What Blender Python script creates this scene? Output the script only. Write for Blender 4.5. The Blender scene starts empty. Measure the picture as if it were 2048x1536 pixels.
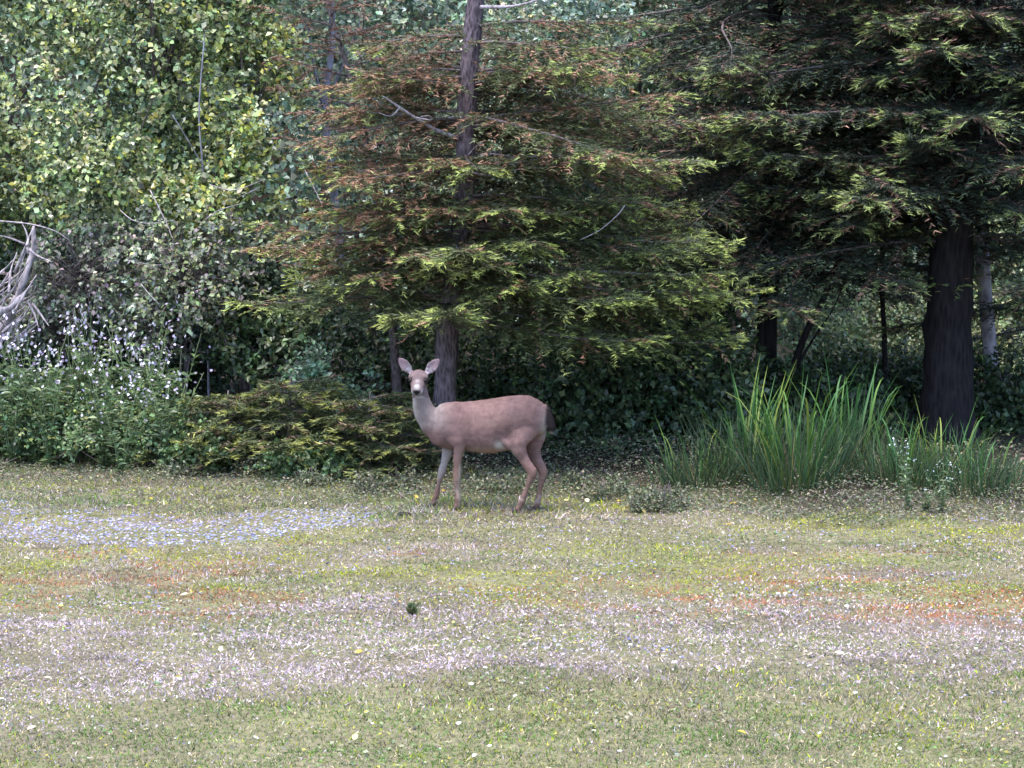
import bpy, bmesh, math
import numpy as np
from mathutils import Vector, Matrix

# ------------------------------------------------------------------ camera, sky, sun, exposure
scene = bpy.context.scene
COL = scene.collection
R = math.radians
CAM_H = 2.8
PITCH = math.atan(443 / 5000)
cam_data = bpy.data.cameras.new('camera')
cam_data.sensor_width = 36
cam_data.lens = 5000 / 2048 * 36
cam_data.clip_end = 2000
cam = bpy.data.objects.new('camera', cam_data)
cam.location = (0, 0, CAM_H)
cam.rotation_euler = (math.pi / 2 - PITCH, 0, 0)
COL.objects.link(cam)
scene.camera = cam

SUN_AZ, SUN_EL = R(-140), R(73)            # behind the camera's left shoulder, high, veiled
world = bpy.data.worlds.new('World')
scene.world = world
world.use_nodes = True
wn = world.node_tree
wn.nodes.clear()
sky = wn.nodes.new('ShaderNodeTexSky')
sky.sky_type = 'NISHITA'
sky.sun_disc = False
sky.sun_elevation = SUN_EL
sky.sun_rotation = SUN_AZ
sky.air_density = 1.0
sky.dust_density = 1.8
sky.ozone_density = 4.0
bg = wn.nodes.new('ShaderNodeBackground')
bg.inputs['Strength'].default_value = 0.125
wo = wn.nodes.new('ShaderNodeOutputWorld')
wn.links.new(sky.outputs[0], bg.inputs['Color'])
wn.links.new(bg.outputs[0], wo.inputs['Surface'])

sun_data = bpy.data.lights.new('sun', 'SUN')
sun_data.energy = 1.25
sun_data.angle = R(26)
sun_data.color = (1.0, 0.92, 0.86)
sun = bpy.data.objects.new('sun', sun_data)
sd = Vector((math.sin(SUN_AZ) * math.cos(SUN_EL), math.cos(SUN_AZ) * math.cos(SUN_EL), math.sin(SUN_EL)))
sun.rotation_euler = (-sd).to_track_quat('-Z', 'Y').to_euler()
sun.location = (0, 0, 30)
COL.objects.link(sun)

scene.view_settings.view_transform = 'Standard'
scene.view_settings.look = 'None'
scene.view_settings.exposure = 2.4
scene.view_settings.gamma = 1.0
scene.view_settings.use_curve_mapping = False
scene.cycles.use_denoising = True
scene.cycles.max_bounces = 6
scene.cycles.transparent_max_bounces = 4

# ------------------------------------------------------------------ helpers
UP = np.array((0., 0., 1.))
FW = np.array((0, math.cos(PITCH), -math.sin(PITCH)))
CU = np.array((0, math.sin(PITCH), math.cos(PITCH)))

def at(px, py, Y):
    """world point at distance Y seen at a pixel of the 2048 x 1536 photograph"""
    d = FW + np.array(((px - 1024) / 5000, 0, 0)) + CU * ((768 - py) / 5000)
    t = Y / d[1]
    return np.array((0, 0, CAM_H)) + d * t

def hash2(ix, iy, seed):
    h = (ix.astype(np.int64) * 374761393 + iy.astype(np.int64) * 668265263 + seed * 974711) & 0x7fffffff
    h = ((h ^ (h >> 13)) * 1274126177) & 0x7fffffff
    h = h ^ (h >> 16)
    return (h & 0xffff) / 65535.0

def vnoise(x, y, seed=0):
    x = np.asarray(x, float); y = np.asarray(y, float)
    ix = np.floor(x); iy = np.floor(y)
    fx = x - ix; fy = y - iy
    fx = fx * fx * (3 - 2 * fx); fy = fy * fy * (3 - 2 * fy)
    a = hash2(ix, iy, seed); b = hash2(ix + 1, iy, seed)
    c = hash2(ix, iy + 1, seed); d = hash2(ix + 1, iy + 1, seed)
    return (a * (1 - fx) + b * fx) * (1 - fy) + (c * (1 - fx) + d * fx) * fy

def fbm(x, y, seed=0, o=3):
    s = 0; a = 0.5; t = 0
    for k in range(o):
        s = s + a * vnoise(np.asarray(x) * 2 ** k, np.asarray(y) * 2 ** k, seed + k * 17)
        t += a; a *= 0.5
    return s / t

def sstep(a, b, x):
    t = np.clip((x - a) / (b - a), 0, 1)
    return t * t * (3 - 2 * t)

def unit(v):
    return v / np.maximum(np.linalg.norm(v, axis=-1, keepdims=True), 1e-9)

def gz(x, y):
    """height of the ground"""
    x = np.asarray(x, float); y = np.asarray(y, float)
    z = 0.05 * (fbm(x * 0.45 + 3, y * 0.45, 5) - 0.5) + 0.05 * (fbm(x * 3.1, y * 3.1, 9, 2) - 0.5) * (1 - np.exp(-((x + .2) ** 2 + (y - 20) ** 2)))
    r = np.sqrt(x * x + (y - 20) ** 2)
    z = z * sstep(60, 30, r)
    z = z + 0.16 * sstep(edge_y(x) - 0.6, edge_y(x) + 1.6, y)
    return z + 16 * sstep(35, 58, y)  # hillside added to block sky and light from behind the wood

def edge_y(x):
    """where the lawn ends and the wood's undergrowth starts"""
    x = np.asarray(x, float)
    return 21.4 - 0.42 * np.clip(x, -5, 5) + 0.35 * np.sin(x * 1.7 + 0.6) + 0.2 * np.sin(x * 4.1)

CHROMA = 1.2      # how vivid all plant colours are

def new_mesh(name, V, F, C=None, smooth=False):
    """F: (n,3) or (n,4) index array"""
    me = bpy.data.meshes.new(name)
    V = np.asarray(V, np.float32); F = np.asarray(F, np.int32)
    n, k = F.shape
    me.vertices.add(len(V)); me.vertices.foreach_set('co', V.ravel())
    me.loops.add(n * k); me.loops.foreach_set('vertex_index', F.ravel())
    me.polygons.add(n); me.polygons.foreach_set('loop_start', np.arange(0, n * k, k, dtype=np.int32))
    if C is not None:
        C = np.asarray(C, np.float32)
        lum = C @ np.array((.3, .6, .1), np.float32)
        C = np.clip(lum[:, None] + CHROMA * (C - lum[:, None]), .003, .85)
        a = me.color_attributes.new('Col', 'FLOAT_COLOR', 'POINT')
        a.data.foreach_set('color', np.concatenate([C, np.ones((len(C), 1), np.float32)], 1).ravel())
    me.update(calc_edges=True)
    if smooth:
        me.shade_smooth()
    me.validate()
    return me

def put(name, me, mat, parent=None, loc=None):
    o = bpy.data.objects.new(name, me)
    if mat is not None and not me.materials:
        me.materials.append(mat)
    COL.objects.link(o)
    if parent is not None:
        o.parent = parent
    if loc is not None:
        o.location = loc
    return o

def tag(o, label=None, cat=None, group=None, kind=None):
    if label: o['label'] = label
    if cat: o['category'] = cat
    if group: o['group'] = group
    if kind: o['kind'] = kind
    return o

def thing(name, loc, label, cat, group=None):
    o = bpy.data.objects.new(name, None)
    o.empty_display_size = 0.1
    o.location = tuple(float(v) for v in loc)
    COL.objects.link(o)
    return tag(o, label, cat, group)

# flat pieces: (along, across, lift)
T_BLADE = (np.array([(0, -.5, 0), (0, .5, 0), (1, 0, 0)]), np.array([(0, 1, 2)]))
T_GRASS = (np.array([(0, -.5, 0), (0, .5, 0), (.6, -.38, .06), (.6, .38, .06), (1, 0, -.08)]),
           np.array([(0, 1, 3), (0, 3, 2), (2, 3, 4)]))
T_DIAM = (np.array([(0, 0, 0), (.45, -.56, .1), (1, 0, -.06), (.45, .56, .1)]), np.array([(0, 1, 2), (0, 2, 3)]))
T_LEAF = (np.array([(0, 0, 0), (.28, -.46, .09), (.68, -.4, .08), (1, 0, -.08), (.68, .4, .08), (.28, .46, .09)]),
          np.array([(0, 1, 2), (0, 2, 3), (0, 3, 4), (0, 4, 5)]))
T_STONE = (np.array([(.5, 0, .28), (0, 0, 0), (1, .1, .02), (.5, -.5, 0), (.45, .5, .03), (.2, .3, .2), (.8, -.25, .2)]),
           np.array([(0, 5, 1), (0, 4, 5), (5, 4, 1), (0, 2, 4), (0, 6, 2), (6, 3, 2), (0, 1, 3), (0, 3, 6)]))

def pieces(P, D, N, L, W, C, T):
    """arrays of n pieces -> V, F, C"""
    D = unit(D)
    S = unit(np.cross(N, D))
    N = np.cross(D, S)
    tv, tf = T
    k = len(tv)
    V = (P[:, None, :] + D[:, None, :] * (L[:, None] * tv[None, :, 0])[..., None]
         + S[:, None, :] * (W[:, None] * tv[None, :, 1])[..., None]
         + N[:, None, :] * (L[:, None] * tv[None, :, 2])[..., None])
    n = len(P)
    F = tf[None] + (np.arange(n) * k)[:, None, None]
    return V.reshape(-1, 3), F.reshape(-1, 3), np.repeat(C, k, 0)

def merge(parts):
    Vs, Fs, Cs = [], [], []
    o = 0
    for V, F, C in parts:
        Vs.append(V); Fs.append(F + o); Cs.append(C); o += len(V)
    return np.concatenate(Vs), np.concatenate(Fs), np.concatenate(Cs)

def tube(pts, rad, sides=6, rng=None, rough=0.0):
    pts = np.asarray(pts, float); rad = np.asarray(rad, float)
    n = len(pts)
    T = unit(np.gradient(pts, axis=0))
    ref = np.array((1., 0.03, 0.0)) if abs(T[0, 2]) > 0.7 else UP
    A = unit(np.cross(T, np.broadcast_to(ref, T.shape))); B = np.cross(T, A)
    th = np.linspace(0, 2 * np.pi, sides, endpoint=False)
    rr = np.ones((n, sides))
    if rough and rng is not None:
        rr = 1 + rough * rng.normal(size=(n, sides))
    V = pts[:, None] + (rad[:, None] * rr)[..., None] * (np.cos(th)[None, :, None] * A[:, None] + np.sin(th)[None, :, None] * B[:, None])
    F = []
    for i in range(n - 1):
        for j in range(sides):
            a = i * sides + j; b = i * sides + (j + 1) % sides
            F.append((a, b, b + sides)); F.append((a, b + sides, a + sides))
    V = V.reshape(-1, 3)
    V = np.concatenate([V, pts[:1], pts[-1:]])
    for j in range(sides):
        F.append((n * sides, (j + 1) % sides, j))
        F.append((n * sides + 1, (n - 1) * sides + j, (n - 1) * sides + (j + 1) % sides))
    return V, np.array(F)

def wood_obj(name, tubes, mat, parent, color=None):
    ps = [(V, F, np.zeros((len(V), 3))) for V, F in tubes]
    V, F, C = merge(ps)
    return put(name, new_mesh(name, V, F, None, True), mat, parent)

def spline(ctrl, n):
    """Catmull-Rom through control points"""
    c = np.asarray(ctrl, float)
    c = np.concatenate([[2 * c[0] - c[1]], c, [2 * c[-1] - c[-2]]])
    m = len(c) - 3
    out = []
    for t in np.linspace(0, m - 1e-6, n):
        i = int(t); f = t - i
        p0, p1, p2, p3 = c[i:i + 4]
        out.append(0.5 * ((2 * p1) + (-p0 + p2) * f + (2 * p0 - 5 * p1 + 4 * p2 - p3) * f * f + (-p0 + 3 * p1 - 3 * p2 + p3) * f ** 3))
    return np.array(out)

# ------------------------------------------------------------------ materials
def mat_attr(name, rough=0.6, spec=0.3, translucent=0.0, tint=(1, 1, 1), noise=0.0, nscale=30, bump=0.0, bscale=80):
    m = bpy.data.materials.new(name)
    m.use_nodes = True
    nt = m.node_tree; nd = nt.nodes; nd.clear()
    out = nd.new('ShaderNodeOutputMaterial')
    at_ = nd.new('ShaderNodeAttribute'); at_.attribute_name = 'Col'
    col = at_.outputs['Color']
    if noise:
        tc = nd.new('ShaderNodeTexCoord')
        nz = nd.new('ShaderNodeTexNoise'); nz.inputs['Scale'].default_value = nscale; nz.inputs['Detail'].default_value = 4
        nt.links.new(tc.outputs['Object'], nz.inputs['Vector'])
        mr = nd.new('ShaderNodeMapRange')
        mr.inputs[1].default_value = 0.3; mr.inputs[2].default_value = 0.7
        mr.inputs[3].default_value = 1 - noise; mr.inputs[4].default_value = 1 + noise
        nt.links.new(nz.outputs['Fac'], mr.inputs[0])
        mx = nd.new('ShaderNodeVectorMath'); mx.operation = 'SCALE'
        nt.links.new(col, mx.inputs[0]); nt.links.new(mr.outputs[0], mx.inputs['Scale'])
        col = mx.outputs[0]
    p = nd.new('ShaderNodeBsdfPrincipled')
    p.inputs['Roughness'].default_value = rough
    p.inputs['Specular IOR Level'].default_value = spec
    nt.links.new(col, p.inputs['Base Color'])
    if bump:
        tc2 = nd.new('ShaderNodeTexCoord')
        n2 = nd.new('ShaderNodeTexNoise'); n2.inputs['Scale'].default_value = bscale; n2.inputs['Detail'].default_value = 5
        nt.links.new(tc2.outputs['Object'], n2.inputs['Vector'])
        b = nd.new('ShaderNodeBump'); b.inputs['Strength'].default_value = bump; b.inputs['Distance'].default_value = 0.02
        nt.links.new(n2.outputs['Fac'], b.inputs['Height']); nt.links.new(b.outputs[0], p.inputs['Normal'])
    surf = p.outputs[0]
    if translucent:
        tr = nd.new('ShaderNodeBsdfTranslucent')
        nt.links.new(col, tr.inputs['Color'])
        mix = nd.new('ShaderNodeMixShader'); mix.inputs[0].default_value = translucent
        nt.links.new(surf, mix.inputs[1]); nt.links.new(tr.outputs[0], mix.inputs[2])
        surf = mix.outputs[0]
    nt.links.new(surf, out.inputs['Surface'])
    return m

def mat_bark(name, c1, c2, scale=14, stretch=0.22, bump=0.6, rough=0.9):
    m = bpy.data.materials.new(name)
    m.use_nodes = True
    nt = m.node_tree; nd = nt.nodes; nd.clear()
    out = nd.new('ShaderNodeOutputMaterial')
    tc = nd.new('ShaderNodeTexCoord')
    mp = nd.new('ShaderNodeMapping'); mp.inputs['Scale'].default_value = (1, 1, stretch)
    nt.links.new(tc.outputs['Object'], mp.inputs['Vector'])
    nz = nd.new('ShaderNodeTexNoise'); nz.inputs['Scale'].default_value = scale; nz.inputs['Detail'].default_value = 7; nz.inputs['Roughness'].default_value = 0.7
    nt.links.new(mp.outputs[0], nz.inputs['Vector'])
    vo = nd.new('ShaderNodeTexVoronoi'); vo.inputs['Scale'].default_value = scale * 1.6
    nt.links.new(mp.outputs[0], vo.inputs['Vector'])
    mul = nd.new('ShaderNodeMath'); mul.operation = 'MULTIPLY'
    nt.links.new(nz.outputs['Fac'], mul.inputs[0]); nt.links.new(vo.outputs['Distance'], mul.inputs[1])
    cr = nd.new('ShaderNodeValToRGB')
    cr.color_ramp.elements[0].position = 0.02; cr.color_ramp.elements[0].color = (*c1, 1)
    cr.color_ramp.elements[1].position = 0.42; cr.color_ramp.elements[1].color = (*c2, 1)
    nt.links.new(mul.outputs[0], cr.inputs[0])
    p = nd.new('ShaderNodeBsdfPrincipled')
    p.inputs['Roughness'].default_value = rough; p.inputs['Specular IOR Level'].default_value = 0.15
    nt.links.new(cr.outputs[0], p.inputs['Base Color'])
    b = nd.new('ShaderNodeBump'); b.inputs['Strength'].default_value = bump; b.inputs['Distance'].default_value = 0.03
    nt.links.new(mul.outputs[0], b.inputs['Height']); nt.links.new(b.outputs[0], p.inputs['Normal'])
    nt.links.new(p.outputs[0], out.inputs['Surface'])
    return m

M_LEAF = mat_attr('leaf', 0.42, 0.5, 0.28)
M_NEEDLE = mat_attr('needle', 0.55, 0.35, 0.12)
M_GRASS = mat_attr('grass_blade', 0.6, 0.3, 0.22)
M_FLOWER = mat_attr('petal', 0.7, 0.2, 0.3)
M_STONE = mat_attr('pebble', 0.85, 0.25, 0, noise=0.25, nscale=60)
M_GROUND = mat_attr('soil', 0.95, 0.1, 0, noise=0.35, nscale=26, bump=0.7, bscale=60)
M_FUR = mat_attr('deer_fur', 0.8, 0.12, 0, noise=0.10, nscale=30, bump=0.25, bscale=150)
M_BARK_GREY = mat_bark('spruce_bark', (0.04, 0.028, 0.031), (0.165, 0.128, 0.143), 26, 0.3, 1.0)
M_BARK_DARK = mat_bark('dark_bark', (0.006, 0.005, 0.006), (0.022, 0.018, 0.019), 18, 0.2)  # bark taken near black to carry the shade on the right-hand trunk
M_BARK_PALE = mat_bark('pale_bark', (0.16, 0.14, 0.17), (0.42, 0.39, 0.46), 9, 0.5)
M_TWIG = mat_bark('twig_bark', (0.06, 0.045, 0.045), (0.17, 0.14, 0.14), 20, 0.5)
M_DEAD = mat_bark('weathered_wood', (0.13, 0.11, 0.12), (0.40, 0.35, 0.37), 16, 0.25)
M_HOOF = mat_bark('hoof', (0.02, 0.017, 0.016), (0.05, 0.04, 0.036), 30, 0.5, 0.2, 0.5)
M_EYE = mat_bark('eye', (0.008, 0.006, 0.005), (0.014, 0.01, 0.008), 30, 1, 0.0, 0.12)

def palette(rng, n, cols, w, jit=0.22, hue=0.06):
    cols = np.array(cols); w = np.array(w, float); w /= w.sum()
    c = cols[rng.choice(len(cols), n, p=w)]
    c = c * np.exp(rng.normal(0, jit, (n, 1))) * (1 + rng.normal(0, hue, (n, 3)))
    return np.clip(c, 0.004, 0.85)

# ------------------------------------------------------------------ ground
def build_ground():
    xs = np.concatenate([-np.geomspace(500, 9, 22), np.linspace(-8.5, 8.5, 180), np.geomspace(9, 500, 22)])
    ys = np.concatenate([-np.geomspace(300, 5, 12), np.linspace(-4, 8.5, 20), np.linspace(8.7, 27, 200), np.linspace(27.4, 60, 60), np.geomspace(62, 600, 18)])
    X, Y = np.meshgrid(xs, ys)
    Z = gz(X, Y)
    V = np.stack([X, Y, Z], -1).reshape(-1, 3)
    ny, nx = X.shape
    i = np.arange(ny * nx).reshape(ny, nx)
    F = np.stack([i[:-1, :-1], i[:-1, 1:], i[1:, 1:], i[1:, :-1]], -1).reshape(-1, 4)
    x, y = V[:, 0], V[:, 1]
    n1 = fbm(x * 1.1, y * 1.6, 31)[:, None]; n2 = fbm(x * 3, y * 3, 77)[:, None]
    lawn = np.array((0.145, 0.12, 0.095)) * (1 - n1) + np.array((0.135, 0.14, 0.07)) * n1
    lawn = lawn * (0.75 + 0.5 * n2)
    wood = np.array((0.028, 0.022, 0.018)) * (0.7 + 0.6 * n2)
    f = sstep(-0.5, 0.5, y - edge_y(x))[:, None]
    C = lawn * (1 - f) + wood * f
    return tag(put('ground', new_mesh('ground', V, F, C, True), M_GROUND), kind='structure')
build_ground()

def gravel_mask(x, y):
    """0..1 where pebbles lie bare in the lawn: remains of a gravel track"""
    px = 1024 + x / y * 5000
    py = 325 + 14000 / y
    n = fbm(x * 1.6, y * 2.2, 101, 3)
    line = 1050 + 0.004 * np.clip(px, 0, 900) + 18 * np.sin(px / 170.0)
    half = np.clip(58 - 0.042 * px, 10, 70)
    m = np.clip(1.25 - np.abs(py - line) / half, 0, 1) * sstep(860, 640, px)
    n3 = fbm(x * 5, y * 7, 131, 2)
    m = np.clip(m * (-.15 + 2.1 * n + .7 * n3) - 0.52, 0, 1) * 2.6
    return np.clip(m, 0, 1)

def build_grass():
    rng = np.random.default_rng(3)
    # sward: blades thick on the ground as far as the wood's edge
    N = 440000
    y = 10.4 + (24.0 - 10.4) * rng.random(N) ** 1.05
    x = (rng.random(N) * 2 - 1) * (0.212 * y + 1.7)
    keep = (y < edge_y(x) + 0.6)
    g = gravel_mask(x, y)
    keep &= rng.random(N) > g * 0.72
    x, y = x[keep], y[keep]
    N = len(x)
    nb = fbm(x * 0.9 + 7, y * 1.5, 11, 3)
    nc = fbm(x * 1.7 + 2, y * 2.6, 23, 3)
    nd = fbm(x * 4.5, y * 6, 41, 2)
    ne = fbm(x * 11, y * 15, 43, 2)
    def patch(sx, sy, seed, lo, hi):
        return sstep(lo, hi, fbm(x * sx + seed, y * sy, seed, 3))
    yw = y + 1.3 * (fbm(x * 0.5, y * 0.9, 55, 3) - 0.5) * 2 + .5 * (fbm(x * 2, y * 3, 58, 2) - .5)
    dry = sstep(12.7, 13.2, yw) * sstep(15.9, 15.2, yw)             # bleached band
    near = sstep(13.5, 12.8, yw)                                    # greener mown strip
    mid = sstep(15.1, 15.9, yw) * sstep(20.2, 19.2, yw)             # mossy, patchy
    far = sstep(19.0, 20.2, yw)                                     # weedy by the wood
    red = np.clip(np.exp(-(((x - 1.75) / 1.15) ** 2 + ((y - 16.0) / 0.6) ** 2)) * 1.6
                  + np.exp(-(((x - 3.0) / 0.6) ** 2 + ((y - 15.4) / 0.4) ** 2)) * 1.2
                  + np.exp(-(((x + 3.6) / 0.7) ** 2 + ((y - 16.4) / 0.35) ** 2)) * 1.5
                  + np.exp(-(((x + 1.9) / 0.35) ** 2 + ((y - 15.4) / 0.25) ** 2)), 0, 1.5) * sstep(.42, .6, fbm(x * 3.4, y * 6, 29, 3)) * 1.7
    red = red + .5 * mid * patch(1.3, 2.2, 301, .6, .68) * sstep(18.3, 17.3, y)
    moss = patch(1.1, 1.9, 311, .50, .62); green = patch(1.2, 2.0, 321, .52, .62); pale = patch(1.5, 2.4, 331, .5, .62); brn = patch(.9, 1.6, 341, .55, .66)
    w = np.stack([
        near * (.5 + 1.3 * green) + mid * (.05 + .9 * green) + dry * (.06 + .45 * green) + far * (.2 + .5 * green),     # green
        mid * (.10 + 1.3 * moss) + near * (.10 + .35 * moss) + dry * .2 * moss + far * .3 * moss,                  # moss yellow-green
        mid * (.22 + .5 * pale) + near * (.30 + .4 * pale) + dry * .22 + far * .10,                                # straw
        dry * (.85 + .6 * pale) + mid * (.10 + .5 * pale) + near * .06 + far * .08,                                # pinkish bleached
        red * 3.4,                                                                                               # rust
        far * .55 + dry * .34 + near * .30 + mid * .20,                                                          # grey green
        near * (.10 + .6 * brn) + dry * .22 + mid * (.08 + .5 * brn) + far * .2], -1)                              # dull brown
    w = np.clip(w, 1e-4, None); w /= w.sum(1, keepdims=True)
    pick = (w.cumsum(1) < rng.random((N, 1))).sum(1).clip(0, 6)
    cols = np.array([(0.095, 0.175, 0.040), (0.34, 0.355, 0.050), (0.45, 0.37, 0.25), (0.52, 0.42, 0.455), (0.40, 0.155, 0.095), (0.165, 0.165, 0.135), (0.14, 0.102, 0.078)])
    C = cols[pick] * .9 * np.exp(rng.normal(0, 0.3, (N, 1))) * (0.12 + 0.6 * nd[:, None] + .6 * nc[:, None] + .45 * ne[:, None])
    C = np.clip(C, 0.01, 0.8)
    P = np.stack([x, y, gz(x, y) - 0.003], -1)
    D = rng.normal(size=(N, 3)); D[:, 2] = np.abs(D[:, 2]) * 0.5 + 0.4 + .3 * near
    Nn = rng.normal(size=(N, 3)); Nn[:, 2] += 0.6
    L = rng.uniform(0.014, 0.036, N) * (0.6 + 0.9 * nb) * (1 + 0.6 * far + 1.3 * np.exp(-((x + .15) / .9) ** 2 - ((y - 20.1) / .7) ** 2))
    W = rng.uniform(0.004, 0.0085, N) * (1 + .4 * (pick == 3))
    V, F, C = pieces(P, D, Nn, L, W, C, T_BLADE)
    tag(put('lawn_grass', new_mesh('lawn_grass', V, F, C), M_GRASS), 'short patchy lawn grass, partly bleached and mossy, across the foreground', 'grass', kind='stuff')

    # flat leaves of clover and plantain among the blades
    N = 26000
    y = 10.6 + 12.0 * rng.random(N); x = (rng.random(N) * 2 - 1) * (0.212 * y + 1.7)
    nb = fbm(x * 1.3, y * 1.9, 88, 3)
    far = sstep(17.8, 20.5, y)
    keep = (y < edge_y(x) + .5) & (rng.random(N) < sstep(.42, .62, nb) * 0.75 + far * .9) & (rng.random(N) > gravel_mask(x, y))
    x, y, far = x[keep], y[keep], far[keep]; N = len(x)
    P = np.stack([x, y, gz(x, y) + rng.uniform(0.003, 0.03, N)], -1)
    a = rng.uniform(0, 2 * np.pi, N)
    D = np.stack([np.cos(a), np.sin(a), rng.normal(0.15, .25, N)], -1)
    Nn = rng.normal(0, .45, (N, 3)); Nn[:, 2] = 1
    C = palette(rng, N, [(.12, .17, .07), (.2, .22, .13), (.30, .28, .2), (.33, .32, .10)], [4, 4, 2, 1], .25)
    V, F, C = pieces(P, D, Nn, rng.uniform(.015, .035, N), rng.uniform(.01, .022, N), C, T_DIAM)
    tag(put('clover', new_mesh('clover', V, F, C), M_GRASS), 'small flat clover and plantain leaves low in the lawn', 'clover', kind='stuff')

    # pale flakes of dead leaf through the bleached band
    N = 38000
    y = 11.5 + 10.5 * rng.random(N); x = (rng.random(N) * 2 - 1) * (0.212 * y + 1.7)
    yw = y + 1.9 * (fbm(x * 0.42, y * 0.9, 55, 3) - 0.5) * 2 + .5 * (fbm(x * 2, y * 3, 58, 2) - .5)
    n = fbm(x * 1.6, y * 2.4, 64, 3)
    keep = rng.random(N) < np.clip(sstep(12.5, 13.2, yw) * sstep(16.4, 15.0, yw) * (.3 + 1.2 * n) + .12 * n, 0, 1)
    keep &= y < edge_y(x)
    x, y = x[keep], y[keep]; N = len(x)
    P = np.stack([x, y, gz(x, y) + rng.uniform(0.006, 0.03, N)], -1)
    a = rng.uniform(0, 2 * np.pi, N)
    D = np.stack([np.cos(a), np.sin(a), rng.normal(0.1, .5, N)], -1)
    Nn = rng.normal(0, .5, (N, 3)) + np.array((0, -.3, .8))
    C = palette(rng, N, [(.43, .36, .395), (.55, .48, .525), (.35, .28, .24), (.54, .40, .17)], [4, 3, 3, .8], .22)
    L = rng.uniform(.009, .022, N)
    V, F, C = pieces(P, D, Nn, L, L * rng.uniform(.35, .7, N), C, T_DIAM)
    tag(put('leaf_litter', new_mesh('leaf_litter', V, F, C), M_GRASS), 'pale dry flakes of leaf and stalk scattered through the bleached lawn', 'litter', kind='stuff')

    # pebbles
    N = 30000
    y = 17.2 + 4.2 * rng.random(N); x = -6.5 + 7.0 * rng.random(N)
    keep = rng.random(N) < gravel_mask(x, y) * 0.62
    xb = (rng.random(3500) * 2 - 1) * 4.2; yb = 12.8 + 7 * rng.random(3500)   # strays through the lawn
    kb = fbm(xb * 1.2, yb * 1.6, 202) > .55
    x = np.concatenate([x[keep], xb[kb]]); y = np.concatenate([y[keep], yb[kb]]); N = len(x)
    P = np.stack([x, y, gz(x, y) - .002], -1)
    a = rng.uniform(0, 2 * np.pi, N)
    D = np.stack([np.cos(a), np.sin(a), rng.normal(0, .15, N)], -1)
    Nn = rng.normal(0, .2, (N, 3)); Nn[:, 2] = 1
    L = rng.uniform(.012, .04, N)
    C = palette(rng, N, [(.18, .182, .265), (.26, .26, .345), (.095, .097, .145), (.29, .245, .275)], [4, 3, 2, 1], .22)
    V, F, C = pieces(P, D, Nn, L, L * rng.uniform(.6, .95, N), C, T_STONE)
    tag(put('gravel', new_mesh('gravel', V, F, C), M_STONE), 'pale blue-grey pebbles of an overgrown gravel track on the lawn', 'gravel', kind='stuff')
build_grass()

# ------------------------------------------------------------------ conifers
def bough_arrays(rng, o, az, L, pitch, droop, up, dens, cols, brown, tipw=1.0, needle=0.062):
    """one flat drooping bough: wood polyline + needle slivers"""
    n = 9
    s = np.linspace(0, 1, n)
    out = np.array((math.cos(az), math.sin(az), 0)); side = np.array((-math.sin(az), math.cos(az), 0))
    wob = rng.normal(0, .05) ; wob2 = rng.normal(0, .05)
    pts = o + np.outer(L * s, out) + np.outer(L * (pitch * s - droop * s ** 1.7 + up * s ** 4), UP) + np.outer(L * (wob * s + wob2 * np.sin(s * 5)), side)
    nt = max(8, int(L / 0.042 * dens)) * 2
    ss = np.sort(rng.uniform(0.10, 1.0, nt))
    sgn = np.where(np.arange(nt) % 2, 1, -1)
    B = np.stack([np.interp(ss, s, pts[:, k]) for k in range(3)], -1)
    T = unit(np.gradient(pts, axis=0)); T = np.stack([np.interp(ss, s, T[:, k]) for k in range(3)], -1)
    d = unit(T * .62 + side * (sgn * .8)[:, None] + UP * rng.normal(-.08, .15, nt)[:, None] + rng.normal(0, .12, (nt, 3)))
    lt = (L * .42 * (1 - ss) ** .8 + .16) * rng.uniform(.6, 1.15, nt)
    lt = np.minimum(lt, .62)
    m = 12
    u = (np.arange(m) + .5) / m
    uu = u[None] + rng.uniform(-.04, .04, (nt, m))
    Q = B[:, None] + d[:, None] * (lt[:, None] * uu)[..., None] - UP * (.12 * lt[:, None] * uu ** 2)[..., None]
    k = 3
    Q = np.repeat(Q.reshape(-1, 3), k, 0); dd = np.repeat(np.repeat(d, m, 0), k, 0)
    tipf = np.repeat(np.repeat(ss, m), k) * .5 + np.repeat(uu.ravel(), k) * .6
    N = len(Q)
    keep = rng.random(N) < 0.92
    lat = np.cross(UP, dd)
    D = dd * rng.uniform(.5, 1.0, N)[:, None] + lat * rng.choice([-1, 1], N)[:, None] * rng.uniform(.3, .9, N)[:, None] + rng.normal(0, .22, (N, 3))
    Nn = rng.normal(0, .5, (N, 3)) + np.array((0, -.25, 1))
    Ln = needle * rng.uniform(.6, 1.25, N)
    Wn = rng.uniform(.0095, .0175, N) * needle / .062
    base, tip, brn = cols
    tj = np.clip((tipf - .74) * 4.0, 0, 1) * rng.random(N) ** .6 * tipw
    C = np.array(base) * np.exp(rng.normal(0, .28, (N, 1)))
    C = C * (1 - tj[:, None]) + np.array(tip) * np.exp(rng.normal(0, .2, (N, 1))) * tj[:, None]
    tb = np.repeat(np.repeat(rng.random(nt) < brown, m), k) & (rng.random(N) < .8)
    C[tb] = np.array(brn) * np.exp(rng.normal(0, .3, (tb.sum(), 1)))
    return pts, (Q[keep], D[keep], Nn[keep], Ln[keep], Wn[keep], np.clip(C[keep], .004, .7))

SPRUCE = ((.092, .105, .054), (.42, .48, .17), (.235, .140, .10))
SPRUCE_SHADED = ((.046, .058, .042), (.36, .42, .17), (.16, .10, .08))  # base needle colour lowered: shade of the wood's dark zone put into it

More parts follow.
